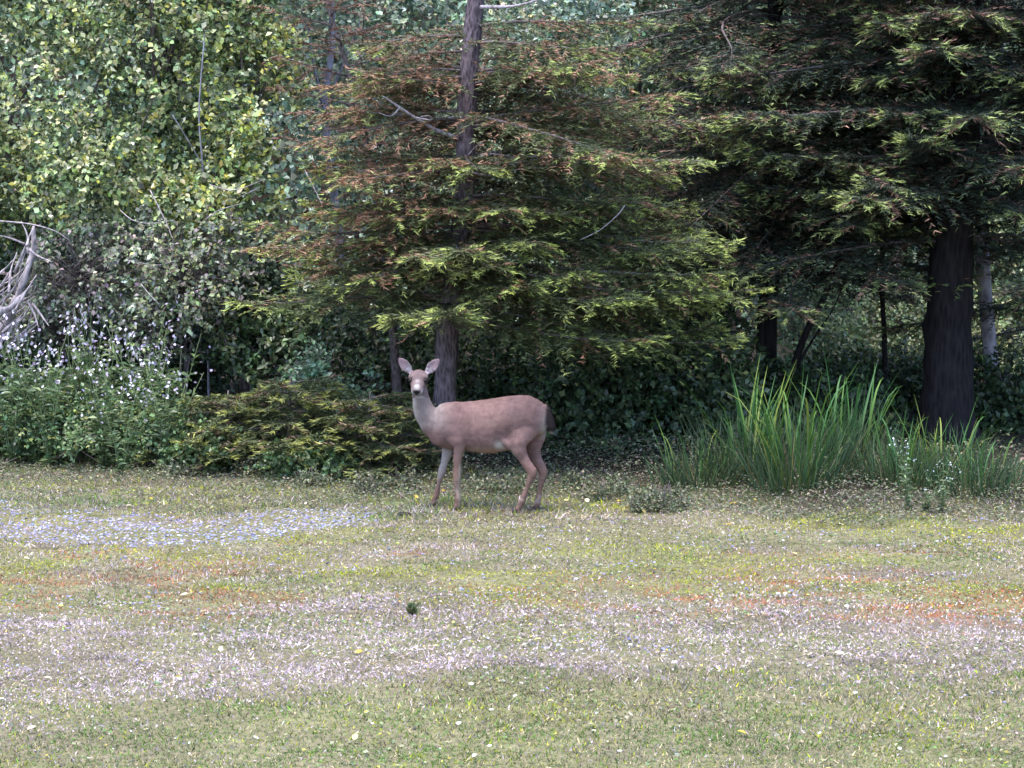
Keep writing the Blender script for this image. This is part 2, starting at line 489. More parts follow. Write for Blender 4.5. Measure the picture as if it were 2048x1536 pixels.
def conifer(name, label, trunk_ctrl, radii, boughs, mat, seed, cols, group=None, cat='tree', nseg=30, sides=18, needle=.062):
    """boughs: list of dicts o(position), az, L, pitch, droop, up, dens, brown, tip"""
    rng = np.random.default_rng(seed)
    base = np.array(trunk_ctrl[0], float)
    root = thing(name, base, label, cat, group)
    P = spline(trunk_ctrl, nseg) - base
    r = np.interp(np.linspace(0, 1, nseg), np.linspace(0, 1, len(radii)), radii)
    r = r * (1 + .45 * np.exp(-np.linspace(0, 1, nseg) * 22))
    wood_obj('trunk', [tube(P, r, sides, rng, .055)], mat, root)
    need = []
    for b in boughs:
        z = b['z']
        o = np.array([np.interp(z, P[:, 2], P[:, k]) for k in range(2)] + [z])
        pts, arr = bough_arrays(rng, o, b['az'], b['L'], b.get('pitch', .05), b.get('droop', .25), b.get('up', .1), b.get('dens', 1), cols, b.get('brown', .1), b.get('tip', 1), needle)
        rb = np.linspace(.008 + .006 * b['L'], .002, len(pts))
        wood_obj('branch', [tube(pts, rb, 5)], M_TWIG if b.get('brown', .1) < .5 else M_TWIG, root)
        if b.get('bare', False):
            continue
        need.append(pieces(*arr, T_BLADE))
    if need:
        V, F, C = merge(need)
        put('crown', new_mesh('crown', V, F, C), M_NEEDLE, root)
    return root

def ground_pt(px, Y):
    x = (px - 1024) / 5000 * Y
    return np.array((x, Y, float(gz(x, Y))))

def main_spruce():
    Y = 22.6
    ctrl = [ground_pt(888, Y)] + [at(px, py, Y) for px, py in ((889, 820), (896, 650), (916, 500), (931, 370), (931, 250), (938, 150), (946, 50), (962, -120), (975, -400), (985, -750))]
    rng = np.random.default_rng(100)
    ga = 2.39996
    bl = []
    def add(z, az, L, **k):
        bl.append(dict(z=z, az=R(az) + rng.normal(0, .06), L=L, **k))
    # az: 0 right, 90 away, 180 left, 270 towards the camera
    for i in range(64):                     # dense skirt of boughs, all round
        f = i / 64
        az = math.degrees(i * ga) % 360
        z = 1.40 + 1.25 * (round(f * 4) / 4) + rng.normal(0, .05)
        right = math.cos(R(az)) > 0
        L = (2.55 if right else 1.95) * (1.0 - .22 * f) * rng.uniform(.78, 1.08)
        if 210 < az < 330: L *= .62
        brown = .42 if (not right and f > .25) else (.16 if f > .6 else .07)
        add(z, az, L, pitch=rng.uniform(-.02, .12), droop=rng.uniform(.12, .28), up=rng.uniform(.06, .16), dens=1.0, brown=brown)
    for az, z, L in ((-25, 1.25, 2.1), (-8, 1.2, 2.6), (14, 1.25, 2.5), (-40, 1.6, 2.0), (-5, 1.65, 2.75), (-22, 1.68, 2.4), (18, 1.62, 2.5), (-12, 2.1, 2.3), (8, 2.12, 2.2), (30, 2.1, 2.0)):
        add(z, az, L, pitch=.02, droop=.18, up=.12, dens=.95, brown=.07, tip=1.1)
    for i in range(52):                     # upper boughs: the side towards the camera is bare
        f = i / 52
        az = -62 + 300 * ((i * .618) % 1)
        if 225 < az % 360 < 300: continue
        z = 2.65 + 1.1 * (round(f * 3) / 3) + rng.normal(0, .07)
        L = (1.75 - .5 * f) * rng.uniform(.7, 1.1)
        left = math.cos(R(az)) < 0
        add(z, az, L * (.95 if left else 1.45 - .35 * f), pitch=rng.uniform(.1, .32), droop=rng.uniform(.2, .36), up=.08, dens=.7 if left else 1.0, brown=.6 if left else .34, tip=.9)
    for i in range(34):                     # above the picture: shades what is below
        f = i / 34
        az = math.degrees(i * ga) % 360
        if 215 < az < 325 and f < .6: continue
        add(4.75 + 3.4 * f, az, (1.9 - 1.45 * f) * rng.uniform(.85, 1.1), pitch=.12, droop=.25, up=.1, dens=.35, brown=.15)
    root = conifer('spruce_tree', 'leaning spruce with bare grey upper trunk and browning boughs behind the deer', ctrl,
                   [.14, .108, .098, .093, .088, .086, .083, .08, .072, .05, .02], bl, M_BARK_GREY, 101, SPRUCE)
    # dead pale limbs
    b0 = np.array(ctrl[0])
    def dead(pts, r0, r1):
        P = spline([at(*p) - b0 for p in pts], 10)
        o = wood_obj('branch', [tube(P, np.linspace(r0, r1, 10), 6)], M_DEAD, root)
        o['label'] = 'pale dead branch without needles'
    dead([(915, 276, 22.5), (868, 258, 22.35), (825, 232, 22.2), (785, 205, 22.1), (766, 192, 22.05)], .022, .005)
    dead([(832, 235, 22.2), (862, 240, 22.1), (858, 232, 22.0), (842, 233, 21.95)], .009, .003)
    dead([(800, 215, 22.1), (782, 232, 22.1), (758, 226, 22.05)], .009, .003)
    dead([(945, 335, 22.5), (990, 331, 22.3), (1030, 326, 22.2), (1078, 318, 22.1)], .024, .006)
    dead([(940, 345, 22.5), (985, 350, 22.35), (1040, 338, 22.2), (1095, 335, 22.1)], .014, .004)
    dead([(950, 14, 22.6), (1000, 14, 22.4), (1040, 10, 22.3), (1100, -8, 22.2)], .022, .006)
    dead([(935, 236, 22.5), (955, 234, 22.4), (978, 236, 22.35)], .016, .008)
    dead([(925, 225, 22.5), (910, 232, 22.45), (897, 236, 22.4)], .012, .006)
    dead([(936, 322, 22.5), (960, 312, 22.4), (985, 308, 22.3), (1020, 312, 22.2)], .011, .003)
    dead([(936, 312, 22.5), (950, 295, 22.4), (968, 283, 22.3)], .010, .003)
main_spruce()

def right_spruce():
    Y = 23.8
    ctrl = [ground_pt(1898, Y)] + [at(px, py, Y) for px, py in ((1896, 760), (1898, 600), (1906, 420), (1918, 250), (1925, 50), (1930, -300), (1935, -900))]
    rng = np.random.default_rng(200)
    ga = 2.39996
    bl = []
    for i in range(96):
        f = i / 96
        az = (i * ga)
        z = 1.9 + 2.9 * (round(f * 7) / 7) + rng.normal(0, .06)
        if math.sin(az) < -.6 and abs(math.cos(az)) < .6 and z < 2.35: continue
        L = 2.75 * (1 - .2 * f) * rng.uniform(.72, 1.08)
        if math.sin(az) < -.5: L *= .72
        bl.append(dict(z=z, az=az, L=L, pitch=rng.uniform(.03, .2), droop=rng.uniform(.16, .34), up=rng.uniform(.05, .14), dens=1.25, brown=.15 if f < .6 else .3, tip=1))
    for i in range(26):
        f = i / 26
        bl.append(dict(z=5.0 + 3.8 * f, az=i * ga, L=2.5 * (1 - .8 * f), pitch=.1, droop=.3, up=.1, dens=.35, brown=.2))
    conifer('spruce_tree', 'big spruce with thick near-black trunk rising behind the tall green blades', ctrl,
            [.25, .225, .215, .205, .195, .18, .14, .03], bl, M_BARK_DARK, 201, SPRUCE_SHADED, needle=.07)
right_spruce()

def mid_spruce():
    Y = 25.2
    ctrl = [ground_pt(1530, Y)] + [at(px, py, Y) for px, py in ((1532, 760), (1538, 560), (1545, 300), (1550, 0), (1555, -500))]
    rng = np.random.default_rng(300)
    bl = []
    for i in range(84):
        f = i / 84
        az = i * 2.39996
        bl.append(dict(z=1.5 + 3.6 * f, az=az, L=2.35 * (1 - .25 * f) * (.7 if f > .78 and math.cos(az) < 0 else 1.12) * rng.uniform(.7, 1.1), pitch=rng.uniform(0, .16), droop=rng.uniform(.25, .42), up=.1, dens=.85, brown=.2, tip=.8))
    for i in range(18):
        f = i / 18
        bl.append(dict(z=5.2 + 2.2 * f, az=i * 2.39996, L=1.9 * (1 - .8 * f), pitch=.1, droop=.3, up=.1, dens=.35, brown=.15))
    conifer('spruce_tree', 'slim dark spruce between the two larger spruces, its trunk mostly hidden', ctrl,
            [.11, .10, .095, .085, .07, .02], bl, M_BARK_DARK, 301, SPRUCE_SHADED, needle=.07)
mid_spruce()

def back_spruces():
    for k, (px, Y, L0, lab) in enumerate(((1270, 27.4, 1.7, 'dark spruce standing in the gloom behind the deer\'s rump'),
                                           (2220, 25.5, 2.4, 'spruce at the wood\'s edge past the thick black trunk'))):
        rng = np.random.default_rng(400 + k)
        c0 = ground_pt(px, Y)
        ctrl = [c0, c0 + (0.03, 0, 1.2), c0 + (0.0, 0, 2.4), c0 + (.05, 0, 3.6 if k == 0 else 7)]
        bl = []
        for i in range(50):
            f = i / 50
            if k == 0 and f > .42: continue
            bl.append(dict(z=.9 + 5.6 * f, az=i * 2.39996, L=L0 * (1 - .7 * f) * rng.uniform(.75, 1.1), pitch=.05, droop=.3, up=.1, dens=.75, brown=.2, tip=.7))
        conifer('spruce_tree', lab, ctrl, [.11, .09, .07, .01], bl, M_BARK_DARK, 410 + k, SPRUCE_SHADED)
back_spruces()

def young_spruces():
    specs = ((450, 22.7, .72, 'bushy young spruce with yellow-green tips beside the white wildflowers'),
             (575, 22.45, .80, 'low spreading young spruce between the wildflowers and the deer'),
             (735, 22.2, .70, 'low young spruce just behind the deer\'s chest'))
    for k, (px, Y, h, lab) in enumerate(specs):
        rng = np.random.default_rng(500 + k)
        c0 = ground_pt(px, Y)
        ctrl = [c0, c0 + (0, 0, h * .5), c0 + (.02, 0, h)]
        bl = []
        nb = 30
        for i in range(nb):
            f = i / nb
            bl.append(dict(z=.06 + (h - .1) * f, az=i * 2.39996, L=(.86 - .52 * f) * rng.uniform(.75, 1.1), pitch=rng.uniform(.0, .25), droop=.2, up=.14, dens=.75, brown=.14, tip=.75))
        conifer('young_spruce', lab, ctrl, [.03, .02, .006], bl, M_TWIG, 520 + k,
                ((.075, .09, .044), (.40, .40, .13), (.14, .10, .07)), nseg=8, sides=7, needle=.065)
young_spruces()

# ------------------------------------------------------------------ broadleaf trees and shrubs
def leafy_arrays(rng, blobs, ntw, lpt, leafL, pal, w, gap=.4, outward=.6, face=(0, -.35, .8), seed=0):
    vol = np.array([b[1][0] * b[1][1] * b[1][2] for b in blobs]) ** .75
    pick = rng.choice(len(blobs), ntw, p=vol / vol.sum())
    cen = np.array([b[0] for b in blobs])[pick]; rad = np.array([b[1] for b in blobs])[pick]
    dv = unit(rng.normal(size=(ntw, 3)))
    lump = .78 + .5 * fbm(np.arctan2(dv[:, 1], dv[:, 0]) * 1.7 + pick * 7, dv[:, 2] * 3 + pick * 3, seed + 5, 2)
    A = cen + dv * rad * (rng.random(ntw) ** .42)[:, None] * lump[:, None]
    nz = fbm(A[:, 0] * 1.7 + A[:, 1] * .8, A[:, 2] * 2.3 - A[:, 1] * .6, seed, 3)
    A = A[nz > gap]; dv = dv[nz > gap]
    ntw = len(A)
    A[:, 2] = np.maximum(A[:, 2], gz(A[:, 0], A[:, 1]) + .05)
    td = unit(dv * outward + UP * .25 + rng.normal(0, .55, (ntw, 3)))
    tl = rng.uniform(.14, .34, ntw) * leafL / .085
    u = rng.random((ntw, lpt))
    P = (A[:, None] + td[:, None] * (tl[:, None] * u)[..., None]).reshape(-1, 3) + rng.normal(0, .012, (ntw * lpt, 3))
    N = len(P)
    D = np.repeat(td, lpt, 0) * .5 + rng.normal(0, .6, (N, 3)) - UP * .12
    Nn = np.array(face) + rng.normal(0, .5, (N, 3)) + np.repeat(dv, lpt, 0) * .35
    tw = np.repeat(np.exp(rng.normal(0, .17, (ntw, 1))) * (1 + rng.normal(0, .05, (ntw, 3))), lpt, 0)
    C = np.clip(palette(rng, N, pal, w) * tw, .004, .7)
    L = leafL * rng.uniform(.55, 1.2, N)
    P[:, 2] = np.maximum(P[:, 2], gz(P[:, 0], P[:, 1]) + .015)
    return A, (P, D, Nn, L, L * rng.uniform(.5, .72, N), C)

def blob(px, py, Y, rx, ry, rd=None):
    s = 5000 / Y
    return (at(px, py, Y), (rx / s, rd if rd else (rx + ry) / 2 / s, ry / s))

def broadleaf(name, label, blobs, ntw, seed, pal, w, lpt=9, leafL=.085, gap=.38, nbr=26, stems=2, group=None, cat='tree', T=T_LEAF, bark=None, base=None, parts=('trunk', 'crown'), face=(0, -.35, .8), stem_r=.05):
    rng = np.random.default_rng(seed)
    cen = np.mean([b[0] for b in blobs], 0)
    if base is None:
        base = np.array((cen[0], cen[1] + .1, 0))
    base = np.array((base[0], base[1], float(gz(base[0], base[1]))))
    root = thing(name, base, label, cat, group)
    A, arr = leafy_arrays(rng, blobs, ntw, lpt, leafL, pal, w, gap, seed=seed, face=face)
    tubes = []
    top = max(b[0][2] + b[1][2] * .5 for b in blobs)
    for k in range(stems):
        b = blobs[k % len(blobs)]
        tgt = b[0] + rng.normal(0, .15, 3) * np.array(b[1]); tgt[2] = b[0][2] + b[1][2] * .4
        st = base + np.array((rng.normal(0, .05), rng.normal(0, .05), -.03))
        mid = st * .45 + tgt * .55 + rng.normal(0, .1, 3)
        P = spline([st, st * .8 + tgt * .2 + (0, 0, .05 * (tgt[2] - st[2])), mid, tgt], 12) - base
        tubes.append(tube(P, np.linspace(stem_r, stem_r * .22, 12), 7, rng, .05))
    wood_obj(parts[0], tubes, bark or M_TWIG, root)
    br = []
    if len(A):
        for j in rng.choice(len(A), min(nbr, len(A)), replace=False):
            e = A[j]
            b = min(blobs, key=lambda q: np.linalg.norm(q[0] - e))
            hub = b[0] * rng.uniform(.2, .7) + base * 0 
            hub = b[0] + (np.array((base[0], base[1], b[0][2])) - b[0]) * rng.uniform(.1, .5) - UP * b[1][2] * rng.uniform(.2, .7)
            mid = (hub + e) / 2 + rng.normal(0, .08, 3) + UP * .06
            P = spline([hub, mid, e, e + unit((e - mid)[None])[0] * .15], 8) - base
            br.append(tube(P, np.linspace(min(.011, stem_r * .3), .002, 8), 4, rng, .08))
        tag(wood_obj('twigs', br, bark or M_TWIG, root), kind='stuff')
    V, F, C = pieces(*arr, T)
    V = V - base
    put(parts[1], new_mesh(parts[1], V, F, C), M_LEAF, root)
    return root

LIGHT = [(.32, .375, .185), (.53, .56, .34), (.18, .225, .125), (.50, .50, .17), (.08, .105, .065)]
LIGHT_W = [4, 3, 4, 1, 4]
COOL = [(.20, .27, .19), (.36, .42, .32), (.13, .175, .13), (.42, .45, .31)]
COOL_W = [4, 2, 4, 1]
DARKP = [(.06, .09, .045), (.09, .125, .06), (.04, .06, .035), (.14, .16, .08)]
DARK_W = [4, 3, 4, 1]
GREYP = [(.19, .22, .15), (.28, .31, .22), (.12, .135, .10), (.23, .195, .19)]

broadleaf('alder_tree', 'pale leafy alder behind the weathered dead stump', [blob(20, 130, 25.4, 260, 220), blob(-120, 380, 25, 200, 170), blob(40, -330, 26, 330, 300), blob(-330, 100, 25.6, 240, 300)], 9500, 11, LIGHT, LIGHT_W, leafL=.07, T=T_DIAM, gap=.47, nbr=60)
broadleaf('alder_tree', 'densest pale green alder, full of sunlit leaves, left of the grey trunk', [blob(330, 70, 25.1, 220, 240), blob(215, 340, 24.7, 200, 150), blob(340, -350, 26, 320, 280)], 9500, 12, LIGHT, LIGHT_W, leafL=.07, T=T_DIAM, gap=.47, nbr=60)
broadleaf('alder_tree', 'slender alder with yellowish leaves next to the browning spruce boughs', [blob(500, 170, 24.7, 105, 170), blob(420, 380, 24.4, 150, 120), blob(545, -240, 25.3, 190, 190)], 4800, 13, LIGHT, [4, 3, 3, 3, 2], stem_r=.04, leafL=.07, T=T_DIAM, gap=.47, nbr=50)
# undergrowth below the alders
broadleaf('shrub', 'grey-green twiggy shrub just right of the dead stump', [blob(180, 545, 24.1, 140, 90), blob(110, 640, 24.3, 120, 60)], 1000, 21, GREYP, [3, 2, 4, 3], nbr=150, gap=.45, cat='shrub', parts=('stem', 'foliage'), stem_r=.025, leafL=.056, stems=4, T=T_DIAM)
broadleaf('shrub', 'green shrub with tangled bare twigs under the alders', [blob(380, 540, 23.9, 150, 110), blob(330, 650, 24.0, 130, 70)], 1050, 22, GREYP + LIGHT[:2], [3, 2, 4, 2, 2, 1], nbr=150, gap=.45, cat='shrub', parts=('stem', 'foliage'), stem_r=.025, leafL=.056, stems=4, T=T_DIAM)
broadleaf('shrub', 'dark shrub behind the low young spruces', [blob(560, 690, 24.2, 150, 90), blob(500, 640, 24.3, 100, 90)], 1200, 23, DARKP, DARK_W, nbr=50, gap=.42, cat='shrub', parts=('stem', 'foliage'), stem_r=.02, leafL=.07, stems=4)
broadleaf('shrub', 'small blue-green shrub in the shade left of the deer\'s head', [blob(650, 760, 23.3, 70, 50), blob(705, 790, 23.3, 60, 60)], 420, 24, [(.14, .22, .15), (.2, .27, .2), (.09, .13, .09)], [3, 2, 2], nbr=20, gap=.3, cat='shrub', parts=('stem', 'foliage'), stem_r=.012, leafL=.055, stems=3)
# trees at the back
BT = 'trees in the depth of the wood'
broadleaf('alder_tree', 'bluish green alder behind the bare grey trunk, on its stump side', [blob(720, 110, 28.6, 200, 220), blob(800, 350, 28.2, 220, 180), blob(700, -300, 29, 300, 280)], 5200, 31, COOL, [4, 3, 3, 2], leafL=.075, T=T_DIAM)
broadleaf('alder_tree', 'bluish green alder showing through right of the bare grey trunk', [blob(1100, 60, 26.6, 150, 150), blob(1090, 330, 28.5, 220, 170), blob(1160, -150, 27, 180, 150)], 4600, 32, [(.22, .30, .23), (.38, .44, .37), (.13, .18, .13), (.40, .43, .26)], [4, 3, 3, 2], leafL=.07, T=T_DIAM)
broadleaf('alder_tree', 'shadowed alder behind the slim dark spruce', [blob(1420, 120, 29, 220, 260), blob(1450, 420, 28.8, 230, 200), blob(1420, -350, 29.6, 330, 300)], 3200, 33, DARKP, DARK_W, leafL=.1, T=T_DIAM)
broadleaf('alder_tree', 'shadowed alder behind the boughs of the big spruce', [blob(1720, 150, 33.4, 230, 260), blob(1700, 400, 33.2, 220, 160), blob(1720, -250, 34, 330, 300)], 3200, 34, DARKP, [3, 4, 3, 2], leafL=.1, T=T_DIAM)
broadleaf('alder_tree', 'alder behind the pale slender trunk past the big spruce', [blob(2030, 200, 33, 200, 260), blob(2080, 480, 33, 170, 150), blob(2050, -200, 33.6, 330, 300)], 3000, 35, COOL, [3, 1, 4, 1], leafL=.1, T=T_DIAM)
broadleaf('alder_tree', 'dark alder filling the gap behind the wildflowers and shrubs', [blob(250, 560, 28.5, 330, 200), blob(-50, 560, 28.3, 250, 200)], 2400, 36, DARKP, DARK_W, leafL=.1, T=T_DIAM)
# light bushes in the clearing behind the right-hand spruce
for k, (px, py, rx, ry, lab) in enumerate(((1610, 640, 120, 110, 'pale bush seen behind the thin leaning stems'), (1760, 670, 130, 110, 'bright bush in the clearing left of the thick black trunk'), (2010, 690, 130, 130, 'bright bush in the clearing right of the thick black trunk'), (1990, 470, 90, 120, 'pale leafy bush above the clearing right of the thick black trunk'))):
    broadleaf('bush', lab, [blob(px, py, 30.4 + .3 * k, rx, ry)], 1300, 40 + k, [(.28, .33, .20), (.40, .43, .24), (.14, .18, .11)], [3, 2, 3], leafL=.07, gap=.40, nbr=12, cat='bush', parts=('stem', 'foliage'), stem_r=.02, T=T_DIAM)
# dark undergrowth beneath the spruces
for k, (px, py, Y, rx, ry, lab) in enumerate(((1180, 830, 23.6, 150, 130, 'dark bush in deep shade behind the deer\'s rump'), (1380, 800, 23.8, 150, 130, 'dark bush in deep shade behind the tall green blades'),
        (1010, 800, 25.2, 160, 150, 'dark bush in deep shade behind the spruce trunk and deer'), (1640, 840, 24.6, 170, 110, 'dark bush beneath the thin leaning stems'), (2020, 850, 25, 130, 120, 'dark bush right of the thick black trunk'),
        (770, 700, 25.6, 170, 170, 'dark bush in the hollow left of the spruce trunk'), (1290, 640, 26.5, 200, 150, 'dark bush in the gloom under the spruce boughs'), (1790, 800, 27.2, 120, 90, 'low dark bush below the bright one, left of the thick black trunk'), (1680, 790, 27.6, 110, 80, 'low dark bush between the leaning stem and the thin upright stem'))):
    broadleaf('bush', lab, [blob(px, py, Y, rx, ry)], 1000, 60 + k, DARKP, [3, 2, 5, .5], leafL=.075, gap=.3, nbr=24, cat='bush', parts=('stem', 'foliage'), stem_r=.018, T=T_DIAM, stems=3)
broadleaf('bush', 'leafy bush at the wood\'s edge past the last spruce', [blob(2330, 760, 26.5, 170, 150), blob(2250, 600, 28.5, 150, 150)], 1300, 95, COOL, COOL_W, leafL=.07, gap=.3, nbr=20, cat='bush', parts=('stem', 'foliage'), stem_r=.02, T=T_DIAM)
for k, (px, py, Y, rx, ry, lab) in enumerate(((350, 720, 25.6, 130, 110, 'dark bush in shade behind the wildflowers nearest the young spruces'), (120, 720, 25.6, 150, 100, 'dark bush in shade behind the dead stump and wildflowers'), (-330, 720, 25.2, 200, 160, 'dark bush at the wood\'s edge beyond the dead stump'))):
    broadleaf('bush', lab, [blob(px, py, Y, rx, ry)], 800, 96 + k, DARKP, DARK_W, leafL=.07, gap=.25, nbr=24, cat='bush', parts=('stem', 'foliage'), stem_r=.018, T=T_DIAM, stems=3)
def far_woods():
    """woodland on the slope added to block the sky, closing the view: one mass"""
    rng = np.random.default_rng(90)
    N = 72000
    y = 35.5 + 12 * rng.random(N); x = (rng.random(N) * 2 - 1) * 14
    lump = fbm(x * .6, y * .6, 71, 3)
    z = gz(x, y) + rng.random(N) ** .7 * (0.6 + 4.6 * np.clip(lump - .28, 0, 1)) 
    P = np.stack([x, y, z], -1)
    D = rng.normal(size=(N, 3)); Nn = np.array((0, -.4, .8)) + rng.normal(0, .5, (N, 3))
    C = palette(rng, N, COOL + DARKP, COOL_W + DARK_W, .25) * (.6 + .8 * lump[:, None])
    L = rng.uniform(.09, .19, N)
    V, F, C = pieces(P, D, Nn, L, L * .6, C, T_DIAM)
    tag(put('far_woods', new_mesh('far_woods', V, F, C), M_LEAF), 'mass of leafy woodland on the added slope behind all the trees', 'woodland', kind='stuff')
far_woods()

def bare_stems():
    def stem(name, label, pts, r0, r1, mat, seed, fork=None, group=None):
        rng = np.random.default_rng(seed)
        Y = pts[0][2]
        g = ground_pt(pts[0][0], Y)
        P = spline([g - (0, 0, .03)] + [at(*p) for p in pts], 18)
        root = thing(name, g, label, 'tree', group)
        wood_obj('trunk', [tube(P - g, np.linspace(r0, r1, 18), 9, rng, .04)], mat, root)
        for f in (fork or []):
            Q = spline([at(*p) for p in f], 10) - g
            wood_obj('branch', [tube(Q, np.linspace(r1 * .8, .004, 10), 6)], mat, root)
    stem('bare_tree', 'pale grey slender trunk just right of the thick black one', [(1985, 760, 25.6), (1968, 560, 25.6), (1964, 400, 25.6), (1985, 230, 25.6), (2000, 0, 25.6), (2010, -500, 25.6)], .085, .05, M_BARK_PALE, 1, [[(1966, 420, 25.6), (2010, 430, 25.3), (2060, 440, 25.2)]])
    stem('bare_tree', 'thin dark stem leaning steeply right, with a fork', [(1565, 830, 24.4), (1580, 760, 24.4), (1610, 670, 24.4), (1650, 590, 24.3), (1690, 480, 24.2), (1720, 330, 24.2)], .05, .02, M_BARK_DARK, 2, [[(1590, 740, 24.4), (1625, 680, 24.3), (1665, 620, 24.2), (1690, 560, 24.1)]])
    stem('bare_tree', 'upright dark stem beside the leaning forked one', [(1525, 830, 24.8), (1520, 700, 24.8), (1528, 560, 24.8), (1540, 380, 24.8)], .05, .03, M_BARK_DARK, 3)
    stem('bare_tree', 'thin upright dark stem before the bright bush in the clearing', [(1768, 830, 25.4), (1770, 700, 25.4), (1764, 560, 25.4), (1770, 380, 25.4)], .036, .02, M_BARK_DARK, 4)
    stem('bare_tree', 'slim grey trunk among the leaves left of the grey spruce trunk', [(690, 640, 26.5), (672, 420, 26.5), (650, 220, 26.4), (665, 60, 26.4), (640, -200, 26.4)], .05, .03, M_BARK_PALE, 5, [[(655, 200, 26.4), (690, 120, 26.2), (720, 40, 26.1)], [(655, 250, 26.4), (630, 140, 26.2), (612, 40, 26.1)]])
    stem('bare_tree', 'grey sapling stem with dead twigs among the alder leaves', [(415, 640, 24.6), (412, 480, 24.4), (405, 330, 24.2), (398, 220, 24.1), (410, 60, 24.1)], .013, .006, M_BARK_PALE, 6, [[(412, 420, 24.3), (450, 390, 24.1), (500, 355, 24.0)], [(410, 400, 24.3), (460, 400, 24.0), (520, 375, 23.9)], [(405, 330, 24.2), (370, 270, 24.0), (345, 230, 23.9)]])
bare_stems()

# overhanging dark branch of the alders plus dead brown spray
def brown_sapling():
    Y = 24.0
    c0 = ground_pt(800, Y)
    ctrl = [c0, at(780, 600, Y), at(735, 300, Y), at(690, 120, Y), at(630, -60, Y)]
    rng = np.random.default_rng(600)
    bl = []
    for i in range(26):
        f = i / 26
        bl.append(dict(z=2.3 + 2.5 * f, az=i * 2.39996, L=(.95 - .35 * f) * rng.uniform(.6, 1.1), pitch=.35, droop=.2, up=.1, dens=.42, brown=.78, tip=.7))
    conifer('spruce_sapling', 'thin dying spruce with rust-brown needles leaning left of the grey trunk', ctrl, [.05, .04, .03, .024, .015], bl, M_TWIG, 601,
            ((.12, .115, .07), (.28, .26, .12), (.20, .12, .095)), nseg=16, sides=8)
brown_sapling()

# ------------------------------------------------------------------ dead stump
def dead_stump():
    rng = np.random.default_rng(700)
    g = ground_pt(10, 23.6)
    root = thing('dead_stump', g, 'weathered grey uprooted stump with upright splintered roots beside the white wildflowers', 'stump')
    def part(name, pts, r0, r1, n=10, sides=7, rough=.08):
        P = spline([at(*p) for p in pts], n) - g
        return wood_obj(name, [tube(P, np.linspace(r0, r1, n), sides, rng, rough)], M_DEAD, root)
    part('trunk', [(-40, 760, 23.7), (5, 660, 23.65), (45, 570, 23.6), (66, 500, 23.6), (67, 452, 23.6)], .060, .014, 24, 9, .3)
    part('trunk', [(-120, 720, 23.5), (-40, 640, 23.45), (20, 615, 23.4), (60, 575, 23.4)], .065, .012, 20, 9, .32)
    ends = [((56, 508), (42, 442)), ((54, 492), (71, 448)), ((18, 585), (34, 505)), ((28, 590), (52, 500)), ((-4, 610), (48, 545)), ((4, 640), (66, 562)),
            ((40, 604), (72, 572)), ((58, 606), (77, 655)), ((66, 608), (98, 652)), ((-12, 628), (28, 672)), ((-30, 600), (-5, 505)), ((8, 612), (16, 545)),
            ((50, 488), (-8, 470)), ((52, 494), (104, 524)), ((-40, 590), (30, 560)), ((20, 655), (60, 610)), ((0, 575), (62, 518)), ((30, 545), (60, 470)), ((-20, 560), (26, 520)), ((36, 640), (20, 690))]
    for _ in range(26):                      # splinters fanning up from the butt
        bx, by = rng.uniform(-60, 40), rng.uniform(590, 700)
        ln, an = rng.uniform(35, 95), R(rng.uniform(35, 80))
        ends.append(((bx, by), (bx + ln * math.cos(an), by - ln * math.sin(an))))
    for (p, q) in ends:
        ya, yb = rng.uniform(23.3, 23.6, 2)
        mx, my = (p[0] + q[0]) / 2 + rng.normal(0, 4), (p[1] + q[1]) / 2 + rng.normal(0, 4)
        part('root', [(p[0], p[1], ya), (mx, my, (ya + yb) / 2), (q[0], q[1], yb)], rng.uniform(.009, .02), .004, 9, 6, .2)
    # long dry twigs arching over it
    for pts in ([(0, 442, 23.5), (60, 448, 23.4), (110, 462, 23.3), (140, 482, 23.3)],):
        part('root', pts, .008, .004, 10, 5, .05)
dead_stump()

def dry_twigs():
    rng = np.random.default_rng(710)
    L = [[(240, 420, 23.9), (265, 440, 23.6), (300, 447, 23.5), (350, 440, 23.4)], [(300, 380, 23.8), (330, 440, 23.6), (345, 480, 23.5), (345, 520, 23.5)],
         [(410, 440, 23.6), (440, 420, 23.4), (490, 405, 23.3)], [(282, 568, 23.4), (300, 590, 23.3), (318, 608, 23.2)],
         [(250, 520, 23.6), (310, 530, 23.4), (350, 522, 23.3)], [(610, 340, 22.9), (640, 400, 22.7), (655, 432, 22.6)],
         [(420, 370, 23.6), (470, 380, 23.4), (530, 358, 23.3)], [(1250, 410, 21.8), (1235, 430, 21.7), (1200, 460, 21.6), (1160, 480, 21.6)]]
    for p in L:
        q = [at(*a) for a in p]
        P = spline(q, 10)
        b = P[0].copy()
        o = wood_obj('dry_twig', [tube(P - b, np.linspace(.006, .0025, 10), 5, rng, .1)], M_DEAD, None)
        o.location = b
        tag(o, 'thin pale dry twig caught in the foliage', 'twig', 'dry twigs caught in the foliage')
dry_twigs()

